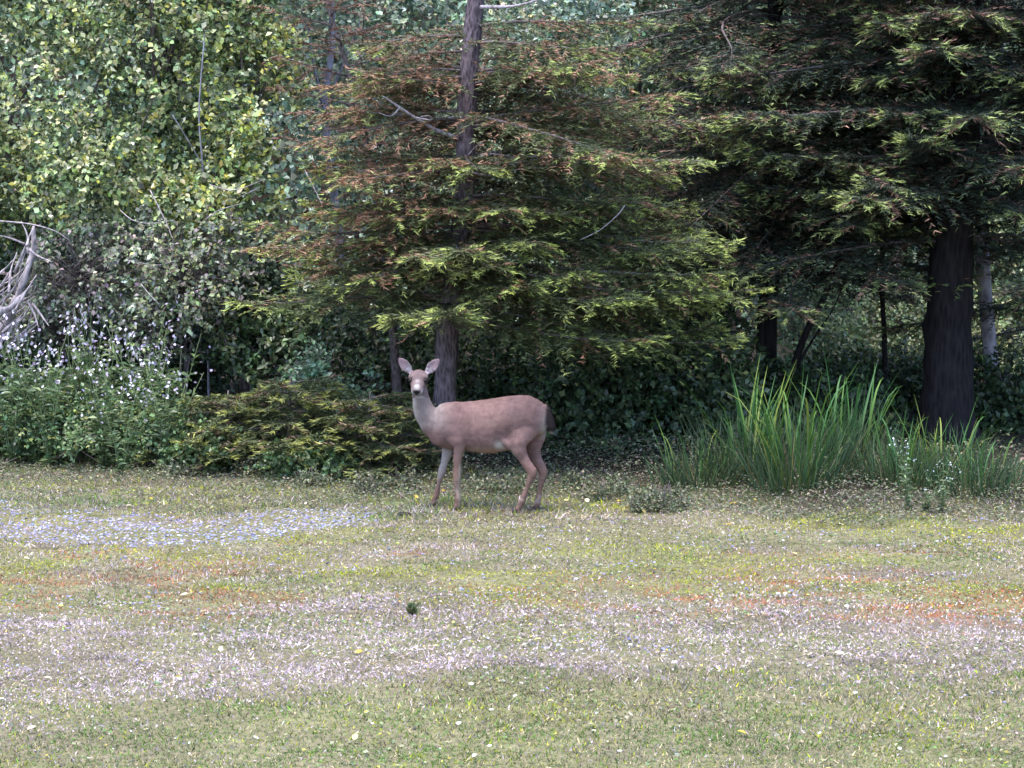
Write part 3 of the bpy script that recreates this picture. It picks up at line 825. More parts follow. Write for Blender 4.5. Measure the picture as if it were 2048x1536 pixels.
# ------------------------------------------------------------------ undergrowth along the wood's edge
def edge_cover():
    rng = np.random.default_rng(800)
    N = 88000
    x = rng.uniform(-6.8, 6.8, N); y = edge_y(x) + rng.normal(.1, 1.05, N)
    keep = (y > edge_y(x) - 1.7 + .55 * sstep(.5, 2, x) + .9 * fbm(x * 1.5, y * 0 + 2, 12, 2)) & (y < 26)
    x, y = x[keep], y[keep]; N = len(x)
    inn = np.clip(y - edge_y(x), 0, 3)
    left = sstep(-1.0, -3.0, x)
    n = fbm(x * 2, y * 2, 61, 3)
    h = (.05 + .10 * np.minimum(inn, 1.2) + .22 * left * sstep(.3, 1.6, inn)) * (.4 + 1.2 * n)
    z = gz(x, y) + rng.random(N) * h + .008
    P = np.stack([x, y, z], -1)
    a = rng.uniform(0, 2 * np.pi, N)
    D = np.stack([np.cos(a), np.sin(a), rng.normal(.1, .35, N)], -1)
    Nn = rng.normal(0, .5, (N, 3)) + np.array((0, -.2, .9))
    C = palette(rng, N, [(.085, .11, .06), (.13, .145, .09), (.19, .175, .135), (.21, .16, .125), (.055, .07, .042), (.2, .21, .10)], [4, 3, 3, 2, 3, .7], .33)
    L = rng.uniform(.012, .034, N) * (1 + .5 * sstep(.2, 1.5, inn))
    V, F, C = pieces(P, D, Nn, L, L * rng.uniform(.25, .6, N), C, T_DIAM)
    tag(put('ground_cover', new_mesh('ground_cover', V, F, C), M_LEAF), 'low weedy ground cover along the edge of the wood', 'ground cover', kind='stuff')
edge_cover()

def flower_meshes(rng, kind):
    """stems, leaves and blossom heads for one wildflower plant, height about 0.75 m"""
    tubes, lf, fl = [], [], []
    for s in range(6):
        a = rng.uniform(0, 2 * np.pi); h = rng.uniform(.45, .82); lean = rng.uniform(.05, .28)
        top = np.array((math.cos(a) * lean, math.sin(a) * lean, h))
        P = spline([(0, 0, -.02), top * (.35, .35, .5), top], 6)
        tubes.append(tube(P, np.linspace(.005, .002, 6), 4))
        n = 26
        u = rng.uniform(.05, .8, n)
        Q = np.stack([np.interp(u, np.linspace(0, 1, 6), P[:, k]) for k in range(3)], -1)
        D = rng.normal(size=(n, 3)); D[:, 2] = np.abs(D[:, 2]) * .3
        lf.append((Q, D, rng.normal(0, .4, (n, 3)) + UP, rng.uniform(.05, .11, n), rng.uniform(.014, .03, n)))
        m = rng.integers(2, 7)
        hp = top + rng.normal(0, .05, (m, 3)) + UP * .01
        for q in hp:
            nn = unit(rng.normal(0, .5, 3) + np.array((0, -.4, .7)))
            t1 = unit(np.cross(nn, (1, .1, 0))); t2 = np.cross(nn, t1)
            for p in range(4):
                th = p * math.pi / 2 + rng.uniform(-.2, .2)
                fl.append((q, t1 * math.cos(th) + t2 * math.sin(th) + nn * .25, nn))
    LQ = [np.concatenate([l[i] for l in lf]) for i in range(5)]
    CL = palette(rng, len(LQ[0]), [(.13, .18, .09), (.19, .24, .14), (.09, .13, .07)], [3, 2, 2], .2)
    ml = new_mesh('foliage', *pieces(*LQ, CL, T_DIAM))
    FP = np.array([f[0] for f in fl]); FD = np.array([f[1] for f in fl]); FN = np.array([f[2] for f in fl]); n = len(FP)
    if kind == 0: pal = ([(.58, .54, .64), (.46, .40, .58), (.68, .66, .70)], [3, 2, 2])
    else: pal = ([(.78, .8, .8), (.7, .74, .76)], [2, 1])
    CF = np.repeat(palette(rng, n // 4, *pal, .06, .02), 4, 0)
    mf = new_mesh('blossom', *pieces(FP, FD, FN, rng.uniform(.010, .017, n), rng.uniform(.010, .016, n), CF, T_DIAM))
    V, F, _ = merge([(v, f, np.zeros((len(v), 3))) for v, f in tubes])
    ms = new_mesh('stem', V, F)
    return ms, ml, mf
M_STEM = mat_bark('green_stem', (.07, .10, .045), (.13, .17, .08), 20, .4, .1, .6)

def wildflowers():
    rng = np.random.default_rng(820)
    var = [flower_meshes(rng, 0) for _ in range(5)]
    spots = [(20, 700), (70, 690), (55, 730), (110, 700), (140, 690), (165, 660), (180, 650), (200, 690), (225, 720), (255, 700), (285, 680), (300, 720), (95, 730), (205, 740), (320, 765), (335, 750), (240, 805), (350, 700), (170, 620), (185, 640), (275, 650), (-60, 720), (-20, 680), (40, 660)]
    for k, (px, py) in enumerate(spots):
        ms, ml, mf = var[k % 5]
        Y = 23.6 - (py - 640) * .0085 + rng.normal(0, .15)
        top = at(px, py - 12, Y)
        g = np.array((top[0], Y, float(gz(top[0], Y))))
        s = max(.35, (top[2] - g[2]) / .72)
        root = thing('wildflower', g, 'tall wildflower with clusters of white to lilac blossoms by the stump', 'wildflower', 'white and lilac wildflowers by the stump')
        root.rotation_euler = (0, 0, rng.uniform(0, 6.28)); root.scale = (min(s, 1.25), min(s, 1.25), s)
        put('stem', ms, M_STEM, root); put('foliage', ml, M_LEAF, root); put('blossom', mf, M_FLOWER, root)
    ms, ml, mf = flower_meshes(rng, 1)
    for px, py, lab in ((1818, 880, 'white-flowered weed low before the thick black trunk'), (1885, 925, 'white-flowered weed drooping among the tall green blades'), (1850, 975, 'smallest white-flowered weed at the foot of the tall green blades')):
        Y = 19.9
        top = at(px, py, Y); g = np.array((top[0], Y, float(gz(top[0], Y))))
        s = max(.2, (top[2] - g[2]) / .72)
        root = thing('wildflower', g, lab, 'wildflower')
        root.scale = (.55, .55, s); root.rotation_euler = (0, 0, rng.uniform(0, 6))
        put('stem', ms, M_STEM, root); put('foliage', ml, M_LEAF, root); put('blossom', mf, M_FLOWER, root)
wildflowers()

def low_green_mass():
    """leafy herbs under the wildflowers"""
    rng = np.random.default_rng(840)
    specs = [(40, 860, 23.2, 110, 55), (150, 850, 23.1, 110, 60), (255, 860, 22.9, 90, 50), (345, 870, 22.7, 80, 45), (210, 890, 22.6, 90, 30), (90, 800, 23.5, 120, 60), (-80, 830, 23.5, 120, 70), (290, 800, 23.3, 80, 50), (430, 900, 22.4, 90, 35), (620, 925, 21.9, 90, 25)]
    specs += [(float(rng.uniform(-150, 1350)), 0, 0, float(rng.uniform(22, 55)), float(rng.uniform(9, 20))) for _ in range(22)]
    for k, (px, py, Y, rx, ry) in enumerate(specs):
        if Y == 0:                        # small outliers that break the edge of the lawn
            Y = float(edge_y((px - 1024) / 5000 * 21.5)) - rng.uniform(.1, 1.0); py = 325 + 14000 / Y - ry * .9
        broadleaf('herb', 'low leafy green herb clump at the edge of the lawn' if k < 10 else 'small sprawling weed breaking the ragged edge of the lawn', [blob(px, py, Y, rx, ry)], 420 if k < 10 else 70, 850 + k, [(.10, .155, .075), (.15, .2, .10), (.07, .11, .055), (.22, .25, .10)] if k < 10 else [(.085, .10, .055), (.13, .14, .085), (.06, .07, .042), (.19, .17, .11)], [4, 3, 3, 1], lpt=8, leafL=.045 if k < 10 else .03, gap=.28, nbr=6, stems=4, cat='herb', group='leafy herb clumps along the lawn edge' if k < 10 else 'small weeds breaking the lawn edge', parts=('stem', 'foliage'), stem_r=.006, T=T_DIAM)
low_green_mass()

# ------------------------------------------------------------------ sword-leaved clumps
def blade_mesh(rng, k):
    n = 8
    s = np.linspace(0, 1, n)
    bend = rng.uniform(.03, .28)
    P = np.stack([bend * s ** 2.2, rng.normal(0, .015) * np.sin(s * 3), s * (1 - .12 * bend)], -1)
    if k % 4 == 3:                       # a few with a kinked, hanging tip
        P[5:, 0] += np.array((.03, .09, .15)); P[5:, 2] -= np.array((.0, .05, .16))
    w = .012 * np.array((.8, 1, 1, .95, .85, .68, .42, .04))
    side = np.array((0, 1, 0)); fold = np.array((1, 0, 0))
    V, F = [], []
    for i in range(n):
        V += [P[i] - side * w[i], P[i] + fold * w[i] * .35, P[i] + side * w[i]]
    for i in range(n - 1):
        a = i * 3
        for j in (0, 1):
            F.append((a + j, a + j + 1, a + j + 4)); F.append((a + j, a + j + 4, a + j + 3))
    c = np.array([(.048, .105, .032), (.075, .135, .038), (.040, .090, .036), (.13, .165, .05), (.062, .12, .032), (.048, .105, .04)][k % 6])
    C = np.repeat((c[None] * (1 + .5 * s[:, None] ** 2)), 3, 0)
    return new_mesh('blade', np.array(V), np.array(F), C, True)

def iris_clumps():
    rng = np.random.default_rng(900)
    bm = [blade_mesh(rng, k) for k in range(12)]
    specs = [(1400, 1000, .62, 18, 'smallest sword-leaved clump, leaning over the lawn towards the deer'),
             (1500, 985, 1.02, 42, 'tall sword-leaved clump on the deer\'s side of the stand'),
             (1600, 1005, 1.12, 52, 'tallest sword-leaved clump, fresh green, in the middle of the stand'),
             (1700, 985, .98, 44, 'dense sword-leaved clump in front of the bright bush'),
             (1800, 1000, .72, 36, 'sword-leaved clump behind the white-flowered weeds'),
             (1890, 990, .72, 38, 'sword-leaved clump at the foot of the thick black trunk'),
             (1960, 1010, .60, 26, 'low spreading sword-leaved clump past the thick black trunk')]
    for (px, py, h, n, lab) in specs:
        Y = 14000 / (py - 325) + rng.uniform(-.1, .5)
        g = ground_pt(px, Y)
        root = thing('iris_clump', g, lab, 'plant')
        for i in range(n):
            o = put('blade', bm[rng.integers(len(bm))], M_GRASS, root)
            a = rng.uniform(0, 2 * np.pi); r = .19 * math.sqrt(rng.random())
            o.location = (r * math.cos(a) * 1.2, r * math.sin(a), -.02)
            s = h * rng.uniform(.5, 1.08)
            o.scale = (s, s * rng.uniform(.6, 1.05) * 1.05, s)
            o.rotation_euler = (rng.normal(0, .10), abs(rng.normal(0, .17)) + r * .8, a + rng.normal(0, .5))
        m = 300
        a = rng.uniform(0, 2 * np.pi, m); r = .30 * np.sqrt(rng.random(m))
        P = np.stack([r * np.cos(a) * 1.25, r * np.sin(a), np.full(m, -.02)], -1)
        P[:, 2] += gz(g[0] + P[:, 0], g[1] + P[:, 1]) - g[2]
        D = np.stack([np.cos(a) * .4, np.sin(a) * .4, np.ones(m)], -1) + rng.normal(0, .2, (m, 3))
        N = rng.normal(size=(m, 3)); N[:, 2] = .1
        C = palette(rng, m, [(.045, .075, .038), (.065, .10, .045), (.036, .06, .034), (.13, .125, .065)], [4, 3, 3, 1], .25)
        V, F, C = pieces(P, D, N, h * rng.uniform(.25, .72, m), rng.uniform(.006, .013, m), C, T_GRASS)
        tag(put('inner_leaves', new_mesh('inner_leaves', V, F, C), M_GRASS, root), kind='stuff')
iris_clumps()

# ------------------------------------------------------------------ the deer
YAW = R(16)
SY, CY = math.sin(YAW), math.cos(YAW)
DX = (740 + 960 / 4.043 - 1024) / 250

def DP(zx, zy, v=0.0):
    """deer-local point from the enlarged side view (u to the tail, v away, z up)"""
    xw = (zx - 960) / 1011
    u = (xw - v * SY) / CY
    d = -u * SY + v * CY
    z = (1395 - 141 * d - zy) / 1011 * (1 + d / 20)
    return np.array((u, v, z))

def loft(secs, n=20):
    """secs: list of (center, axisA*ra, axisB*rb)"""
    th = np.linspace(0, 2 * np.pi, n, endpoint=False)
    V = []
    for c, a, b in secs:
        V.append(np.asarray(c) + np.outer(np.cos(th), a) + np.outer(np.sin(th), b))
    m = len(secs)
    V = np.concatenate(V + [[secs[0][0]], [secs[-1][0]]])
    F = []
    for i in range(m - 1):
        for j in range(n):
            a = i * n + j; b = i * n + (j + 1) % n
            F.append((a, b, b + n)); F.append((a, b + n, a + n))
    for j in range(n):
        F.append((m * n, (j + 1) % n, j)); F.append((m * n + 1, (m - 1) * n + j, (m - 1) * n + (j + 1) % n))
    return V, np.array(F)

def limb(pts, n=24):
    """pts: list of (point, radius[, depth-ratio])"""
    P = spline([p[0] for p in pts], n)
    r = np.interp(np.linspace(0, 1, n), np.linspace(0, 1, len(pts)), [p[1] for p in pts])
    q = np.interp(np.linspace(0, 1, n), np.linspace(0, 1, len(pts)), [p[2] if len(p) > 2 else 1 for p in pts])
    T = unit(np.gradient(P, axis=0))
    V_ax = np.array((0, 1, 0))
    secs = []
    for i in range(n):
        A = unit(np.cross(V_ax, T[i])); B = np.cross(T[i], A)
        secs.append((P[i], A * r[i], B * r[i] * q[i]))
    return loft(secs, 14)

def build_deer():
    rng = np.random.default_rng(1000)
    g = np.array((DX, 20.0, 0)); g[2] = float(gz(DX, 20.0)) + .005
    root = thing('deer', g, 'brown doe standing side-on at the edge of the lawn, head turned to look out', 'deer')
    root.rotation_euler = (0, 0, -YAW)
    prm = []
    # torso
    st = [(468, 650, 790, .05), (500, 575, 848, .085), (560, 528, 878, .108), (630, 511, 890, .122), (720, 508, 902, .132), (820, 507, 918, .143), (920, 493, 930, .15), (1020, 475, 928, .15), (1120, 461, 902, .142), (1210, 454, 850, .143), (1290, 458, 812, .138), (1355, 492, 790, .121), (1405, 540, 760, .088), (1432, 585, 715, .055)]
    secs = []
    for zx, t, b, hw in st:
        pt, pb = DP(zx, t), DP(zx, b)
        c = (pt + pb) / 2
        secs.append((c, np.array((0, hw, 0)), np.array((0, 0, (pt[2] - pb[2]) / 2))))
    prm.append(loft(secs, 28))
    # neck
    prm.append(limb([(DP(640, 660), .15, .75), (DP(540, 690, -.005), .135, .72), (DP(462, 630, -.015), .102, .85), (DP(420, 545, -.03), .080, .95), (DP(402, 470, -.045), .069, 1), (DP(393, 410, -.05), .064, 1), (DP(390, 350, -.03), .058, 1)], 26))
    # head frame
    aw = unit(np.array((-.05, -math.cos(R(25)), -math.sin(R(25)))))
    ax = np.array((aw[0] * CY - aw[1] * SY, aw[0] * SY + aw[1] * CY, aw[2]))
    sw = np.array((1., 0, 0)); sd_ = np.array((CY, SY, 0.)); sd_ = unit(sd_ - ax * np.dot(sd_, ax))
    hu = np.cross(sd_, ax); hu = hu if hu[2] > 0 else -hu
    E = DP(384, 333, -.075)
    H0 = E - ax * .095
    def HP(t, s, u): return H0 + ax * t + sd_ * s + hu * u
    hs = [(-.015, .0, .034, .030), (.01, .002, .058, .050), (.05, .004, .076, .062), (.09, .0, .080, .060), (.115, -.006, .071, .055), (.15, -.013, .058, .048), (.185, -.018, .051, .042), (.22, -.022, .048, .039), (.245, -.024, .044, .035), (.262, -.024, .029, .024)]
    prm.append(loft([(HP(t, 0, u), sd_ * a, hu * b) for t, u, a, b in hs], 20))
    # brow ridges, jaw
    for s in (-1, 1):
        prm.append(limb([(HP(.055, s * .056, .022), .022), (HP(.085, s * .063, .020), .019), (HP(.115, s * .050, .010), .016)], 8))
    # ears
    for s, wd in ((-1, .045), (1, .047)):
        e0 = HP(.035, s * .056, .024)
        ed = unit(sd_ * s * .68 + hu * .76 - ax * .25)
        out = np.array((aw[0] * CY + .95 * SY, aw[0] * SY - .95 * CY, .1))      # cupped towards the viewer
        nn = unit(out - ed * np.dot(out, ed)); bb = np.cross(ed, nn)
        secs = []
        for t, w in ((-.02, .38), (.015, .48), (.045, .82), (.078, 1.0), (.105, .96), (.132, .76), (.154, .42), (.167, .12)):
            c = e0 + ed * t
            secs.append((c - nn * .006 * (1 - w), bb * wd * w, nn * .0095))
        V, F = loft(secs, 14)
        rel = V - e0
        across = rel @ bb
        V = V + np.outer(np.clip(across / wd, -1, 1) ** 2 * .016, nn)
        prm.append((V, F))
    # legs
    fn = [(DP(640, 720, -.06), .085, .55), (DP(690, 810, -.10), .068, .6), (DP(722, 868, -.10), .050, .75), (DP(710, 940, -.092), .040, .8), (DP(702, 1040, -.088), 0.0315, .85), (DP(700, 1120, -.085), 0.0360, .9), (DP(698, 1160, -.085), 0.0302), (DP(702, 1230, -.085), 0.0178), (DP(706, 1305, -.085), 0.0249), (DP(702, 1340, -.085), 0.0209), (DP(694, 1372, -.085), 0.0244)]
    ff = [(DP(620, 740, .075), .08, .55), (DP(622, 850, .085), .05, .75), (DP(615, 930, .085), 0.0441, .8), (DP(592, 1010, .085), 0.0310, .85), (DP(572, 1080, .085), 0.0336, .9), (DP(562, 1115, .085), 0.0290), (DP(545, 1180, .085), 0.0175), (DP(525, 1275, .085), 0.0244), (DP(512, 1305, .085), 0.0209), (DP(496, 1338, .085), 0.0244)]
    hn = [(DP(1265, 600, -.05), .10, .5), (DP(1245, 700, -.064), .130, .5), (DP(1205, 800, -.083), .112, .55), (DP(1200, 880, -.10), .074, .65), (DP(1240, 970, -.098), .043, .75), (DP(1290, 1050, -.095), 0.0406, .85), (DP(1312, 1090, -.095), 0.0394, .85), (DP(1298, 1135, -.095), 0.0313), (DP(1268, 1220, -.095), 0.0195), (DP(1228, 1325, -.095), 0.0278), (DP(1212, 1362, -.095), 0.0220), (DP(1192, 1408, -.095), 0.0255)]
    hf = [(DP(1300, 620, .05), .11, .5), (DP(1320, 740, .065), .115, .5), (DP(1320, 840, .07), .085, .6), (DP(1325, 910, .075), .060, .7), (DP(1352, 980, .08), .042, .8), (DP(1388, 1050, .08), 0.0394, .85), (DP(1400, 1085, .08), 0.0383, .85), (DP(1392, 1135, .08), 0.0302), (DP(1375, 1225, .08), 0.0195), (DP(1358, 1330, .08), 0.0273), (DP(1352, 1362, .08), 0.0220), (DP(1340, 1402, .08), 0.0255)]
    legs = [fn, ff, hn, hf]
    # feet meet the ground under each leg
    c, s = math.cos(-YAW), math.sin(-YAW)
    hooves = []
    for L in legs:
        e = L[-1][0].copy()
        wx, wy = g[0] + e[0] * c - e[1] * s, g[1] + e[0] * s + e[1] * c
        dz = float(gz(wx, wy)) - g[2]
        L[-1] = (np.array((e[0], e[1], dz + .028)),) + L[-1][1:]
        hooves.append(L[-1][0])
        prm.append(limb(L, 34))
    # point of the hock, elbow, shoulder and haunch masses
    prm.append(limb([(DP(1300, 1050, -.095), .022), (DP(1330, 1068, -.095), .020), (DP(1318, 1110, -.095), .018)], 8))
    prm.append(limb([(DP(1385, 1045, .08), .021), (DP(1415, 1064, .08), .019), (DP(1402, 1105, .08), .018)], 8))
    prm.append(limb([(DP(610, 640, -.05), .06, .5), (DP(665, 730, -.104), .078, .45), (DP(735, 830, -.108), .05, .5)], 12))
    prm.append(limb([(DP(735, 800, -.104), .03), (DP(762, 850, -.100), .022), (DP(735, 880, -.095), .02)], 8))
    prm.append(limb([(DP(1050, 770, -.10), .03), (DP(1100, 830, -.088), .04), (DP(1150, 860, -.085), .055)], 10))     # flank fold
    prm.append(limb([(DP(1000, 865, -.03), .05), (DP(1070, 868, -.03), .045), (DP(1130, 850, -.03), .05)], 8))
    # tail
    tl = [(DP(1395, 560), .04), (DP(1428, 590), .038), (DP(1452, 650), .036), (DP(1464, 710), .032), (DP(1458, 768), .014)]
    prm.append(limb(tl, 14))
    V, F, _ = merge([(v, f, np.zeros((len(v), 3))) for v, f in prm])
    tmp = bpy.data.objects.new('tmp', new_mesh('tmp', V, F))
    COL.objects.link(tmp)
    md = tmp.modifiers.new('r', 'REMESH'); md.mode = 'VOXEL'; md.voxel_size = .0062; md.adaptivity = 0
    sm = tmp.modifiers.new('s', 'SMOOTH'); sm.factor = .5; sm.iterations = 13
    bpy.context.view_layer.update()
    ev = tmp.evaluated_get(bpy.context.evaluated_depsgraph_get())
    me = bpy.data.meshes.new_from_object(ev)
    bpy.data.objects.remove(tmp)
    n = len(me.vertices)
    co = np.empty(n * 3, np.float32); me.vertices.foreach_get('co', co); co = co.reshape(-1, 3).astype(float)
    no = np.empty(n * 3, np.float32); me.vertices.foreach_get('normal', no); no = no.reshape(-1, 3).astype(float)
    rib = np.sin(co[:, 0] * 95 + co[:, 2] * 18) * sstep(-.26, -.16, co[:, 0]) * sstep(.16, .06, co[:, 0]) * sstep(.5, .6, co[:, 2]) * sstep(.86, .76, co[:, 2])
    mus = fbm(co[:, 0] * 9 + 3, co[:, 2] * 9 + co[:, 1] * 4, 15, 2) - .5
    co = co + no * (rib * .0028 + mus * .016 * sstep(.42, .6, co[:, 2]) * sstep(.95, .86, co[:, 2]))[:, None]
    me.vertices.foreach_set('co', co.astype(np.float32).ravel()); me.update()
    me.vertices.foreach_get('normal', nof := np.empty(n * 3, np.float32)); no = nof.reshape(-1, 3).astype(float)
    u, v, z = co.T
    # coat colours
    base = np.array((.140, .086, .080))
    C = np.tile(base, (n, 1))
    def mixc(col, f):
        f = np.clip(f, 0, 1)[:, None]
        C[:] = C * (1 - f) + np.array(col) * f
    nz = fbm(u * 8 + v * 3, z * 11, 3, 3); nz2 = fbm(u * 30 + v * 20, z * 30, 9, 2)
    C *= (.22 + 1.35 * nz + .24 * nz2)[:, None]
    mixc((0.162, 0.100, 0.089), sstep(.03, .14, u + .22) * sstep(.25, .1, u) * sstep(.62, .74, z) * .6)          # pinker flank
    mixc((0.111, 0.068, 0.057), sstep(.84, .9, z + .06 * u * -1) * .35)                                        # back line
    mixc((0.184, 0.133, 0.108), sstep(.56, .47, z) * sstep(-.3, -.1, u) * sstep(.34, .2, u) * .8)                # belly
    mixc((0.152, 0.092, 0.071), sstep(.45, .3, z) * .7)                                                            # legs
    mixc((0.335, 0.298, 0.271), sstep(.42, .34, z) * sstep(.10, .5, np.abs(no[:, 1])) * 0)
    wp = DP(1045, 868, -.09)
    mixc((0.358, 0.325, 0.314), np.exp(-(((u - wp[0]) / .035) ** 2 + ((z - wp[2]) / .035) ** 2)) * 1.2 * (v < .02))    # pale groin patch
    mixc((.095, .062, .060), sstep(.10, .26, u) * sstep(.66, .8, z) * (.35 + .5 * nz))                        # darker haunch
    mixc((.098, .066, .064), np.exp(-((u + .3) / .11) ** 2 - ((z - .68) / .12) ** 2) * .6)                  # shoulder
    mixc((.215, .140, .122), np.exp(-((u - .0) / .15) ** 2 - ((z - .74) / .06) ** 2) * .55)                 # lighter pinkish patch mid-flank
    mixc((.235, .160, .130), sstep(.53, .48, z) * sstep(-.25, -.1, u) * sstep(.2, .05, u) * .7)              # pale belly line
    mixc((.26, .20, .17), sstep(.36, .1, z) * sstep(.5, .72, fbm(u * 22, z * 26, 33, 2)) * .8)               # pale flecks down the legs
    # neck front, throat
    hd = co - H0
    ht, hs_, hu_ = hd @ ax, hd @ sd_, hd @ hu
    neck = sstep(-.24, -.44, u) * sstep(.60, .72, z)
    mixc((0.179, 0.143, 0.135), neck * .9)
    mixc((0.298, 0.271, 0.254), neck * sstep(.1, .75, -no[:, 0]) * .75)
    # inside of legs, far foreleg shows its pale inner side
    mixc((0.281, 0.249, 0.238), (v > 0) * (u < -.2) * sstep(.50, .45, z) * sstep(.12, .36, z) * sstep(-.2, .5, -no[:, 1]) * .85)
    mixc((0.271, 0.216, 0.179), sstep(.4, .36, z) * (v < 0) * (u < -.2) * sstep(.35, .8, no[:, 0]) * .8)
    # head
    head = sstep(.24, .17, np.linalg.norm(hd - ax * .09, axis=1)) * (z > .9)
    mixc((.125, .088, .086), head)
    def spot(t, s, uu, r, col, k=1.2):
        c = HP(t, s, uu)
        mixc(col, np.exp(-((co - c) ** 2).sum(1) / r ** 2) * k)
    mixc((0.108, 0.075, 0.075), head * sstep(.05, .09, ht) * sstep(.19, .15, ht) * sstep(.03, .0, np.abs(hs_)) * .5)
    mixc((0.325, 0.298, 0.287), head * sstep(.17, .2, ht) * sstep(-.005, -.02, hu_))                       # chin, lips
    spot(.215, 0, .016, .019, (0.33, 0.31, 0.31), 1.3)
    spot(.240, 0, .004, .020, (0.26, 0.245, 0.245), 1.1)
    spot(.165, 0, .035, .020, (0.271, 0.238, 0.233), .9)
    for s in (-1, 1):
        spot(.088, s * .046, .044, .010, (.22, .175, .165), .8)     # brow patch
        spot(.05, s * .070, -.004, .02, (0.260, 0.216, 0.200), .8)
        spot(.122, s * .062, .010, .023, (0.011, 0.008, 0.008), 1.8)     # eye rim
        spot(.255, s * .020, -.016, .012, (0.016, 0.014, 0.016), 1.3)
    spot(.262, 0, -.020, .020, (0.011, 0.010, 0.011), 1.8)              # nose
    mixc((0.027, 0.021, 0.025), head * sstep(.215, .235, ht) * np.exp(-((hu_ + .042) / .006) ** 2) * .9)     # mouth
    # ears
    for s in (-1, 1):
        e0 = HP(.035, s * .056, .024); ed = unit(sd_ * s * .68 + hu * .76 - ax * .25)
        rel = co - e0; t = rel @ ed
        near = (t > .012) *  (np.linalg.norm(rel - np.outer(t, ed), axis=1) < .058) * (z > E[2] + .02)
        out = np.array((.25, -.97, 0)); fr = sstep(.0, .6, no @ out)
        mixc((0.141, 0.098, 0.094), near * 1.0)
        mixc((.15, .105, .118), near * fr * sstep(.0, .03, t))
        mixc((0.179, 0.119, 0.130), near * fr * np.exp(-(((t - .1) / .05) ** 2)) * np.exp(-((rel @ np.cross(ed, out) - .004) / .014) ** 2) * .9)
        mixc((0.410, 0.361, 0.377), near * fr * fbm(co[:, 0] * 60, co[:, 2] * 60, 5, 2) ** 2 * sstep(.12, .02, t) * 1.5)
        mixc((0.108, 0.081, 0.081), near * sstep(.155, .175, t) * .6)
    # rump patch and tail
    tb = DP(1425, 640)
    mixc((0.325, 0.298, 0.271), np.exp(-(((u - tb[0] - .0) / .05) ** 2 + ((z - tb[2] + .08) / .11) ** 2 + (v / .07) ** 2)) * 1.1 * (no[:, 0] > .3))
    ta = DP(1428, 590)
    tmask = sstep(ta[0] - .012, ta[0] + .012, u) * (z > .55)
    mixc((.016, .012, .013), tmask)
    mixc((0.195, 0.162, 0.146), tmask * sstep(.665, .64, z))
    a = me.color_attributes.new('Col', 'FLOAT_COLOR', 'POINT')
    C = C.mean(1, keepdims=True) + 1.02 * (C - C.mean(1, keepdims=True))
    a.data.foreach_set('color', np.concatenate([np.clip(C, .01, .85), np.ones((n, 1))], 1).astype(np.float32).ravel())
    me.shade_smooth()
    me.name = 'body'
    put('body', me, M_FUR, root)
    # short coat
    k = 34000
    idx = rng.integers(0, n, k)
    flow = np.tile(np.array((.75, 0, -.5)), (k, 1))
    low = z[idx] < .5
    flow[low] = (.1, 0, -1)
    hm = head[idx] > .3
    flow[hm] = -ax
    flow[(neck[idx] > .4) & ~hm] = (.25, 0, -1)
    nn = no[idx]
    tg = flow - nn * (flow * nn).sum(1)[:, None] + rng.normal(0, .12, (k, 3))
    D = unit(tg) + nn * .28
    L = rng.uniform(.008, .018, k) * np.where(hm, .55, 1) * np.where(tmask[idx] > .5, 2.0, 1)
    Cc = np.clip(C[idx] * np.exp(rng.normal(0, .09, (k, 1))), .01, .85)
    V, F, Cc = pieces(co[idx] - nn * .001, D, nn + rng.normal(0, .3, (k, 3)), L, rng.uniform(.0022, .004, k), Cc, T_BLADE)
    put('fur', new_mesh('fur', V, F, Cc), M_FUR, root)
    # eyes
    th = np.linspace(0, math.pi, 9)
    for s in (-1, 1):
        V, F = loft([(HP(.124, s * .0585, .012) + hu * .017 * math.cos(t), sd_ * (.019 * math.sin(t) + 1e-4), ax * (.019 * math.sin(t) + 1e-4)) for t in th], 14)
        put('eye', new_mesh('eye', V, F, None, True), M_EYE, root)
    # hooves: two toes each
    for h in hooves:
        hv, hf_ = [], []
        ps = []
        for s in (-1, 1):
            o = h + np.array((-.006, s * .011, 0))
            secs = [(o + (-.004, 0, .006), np.array((.016, 0, 0)), np.array((0, .0095, 0))), (o + (-.012, 0, -.012), np.array((.023, 0, 0)), np.array((0, .0115, 0))), (o + (-.018, s * .002, -.03), np.array((.029, 0, 0)), np.array((0, .0125, 0)))]
            V, F = loft(secs, 10); ps.append((V, F, np.zeros((len(V), 3))))
        V, F, _ = merge(ps)
        put('hoof', new_mesh('hoof', V, F, None, True), M_HOOF, root)
build_deer()

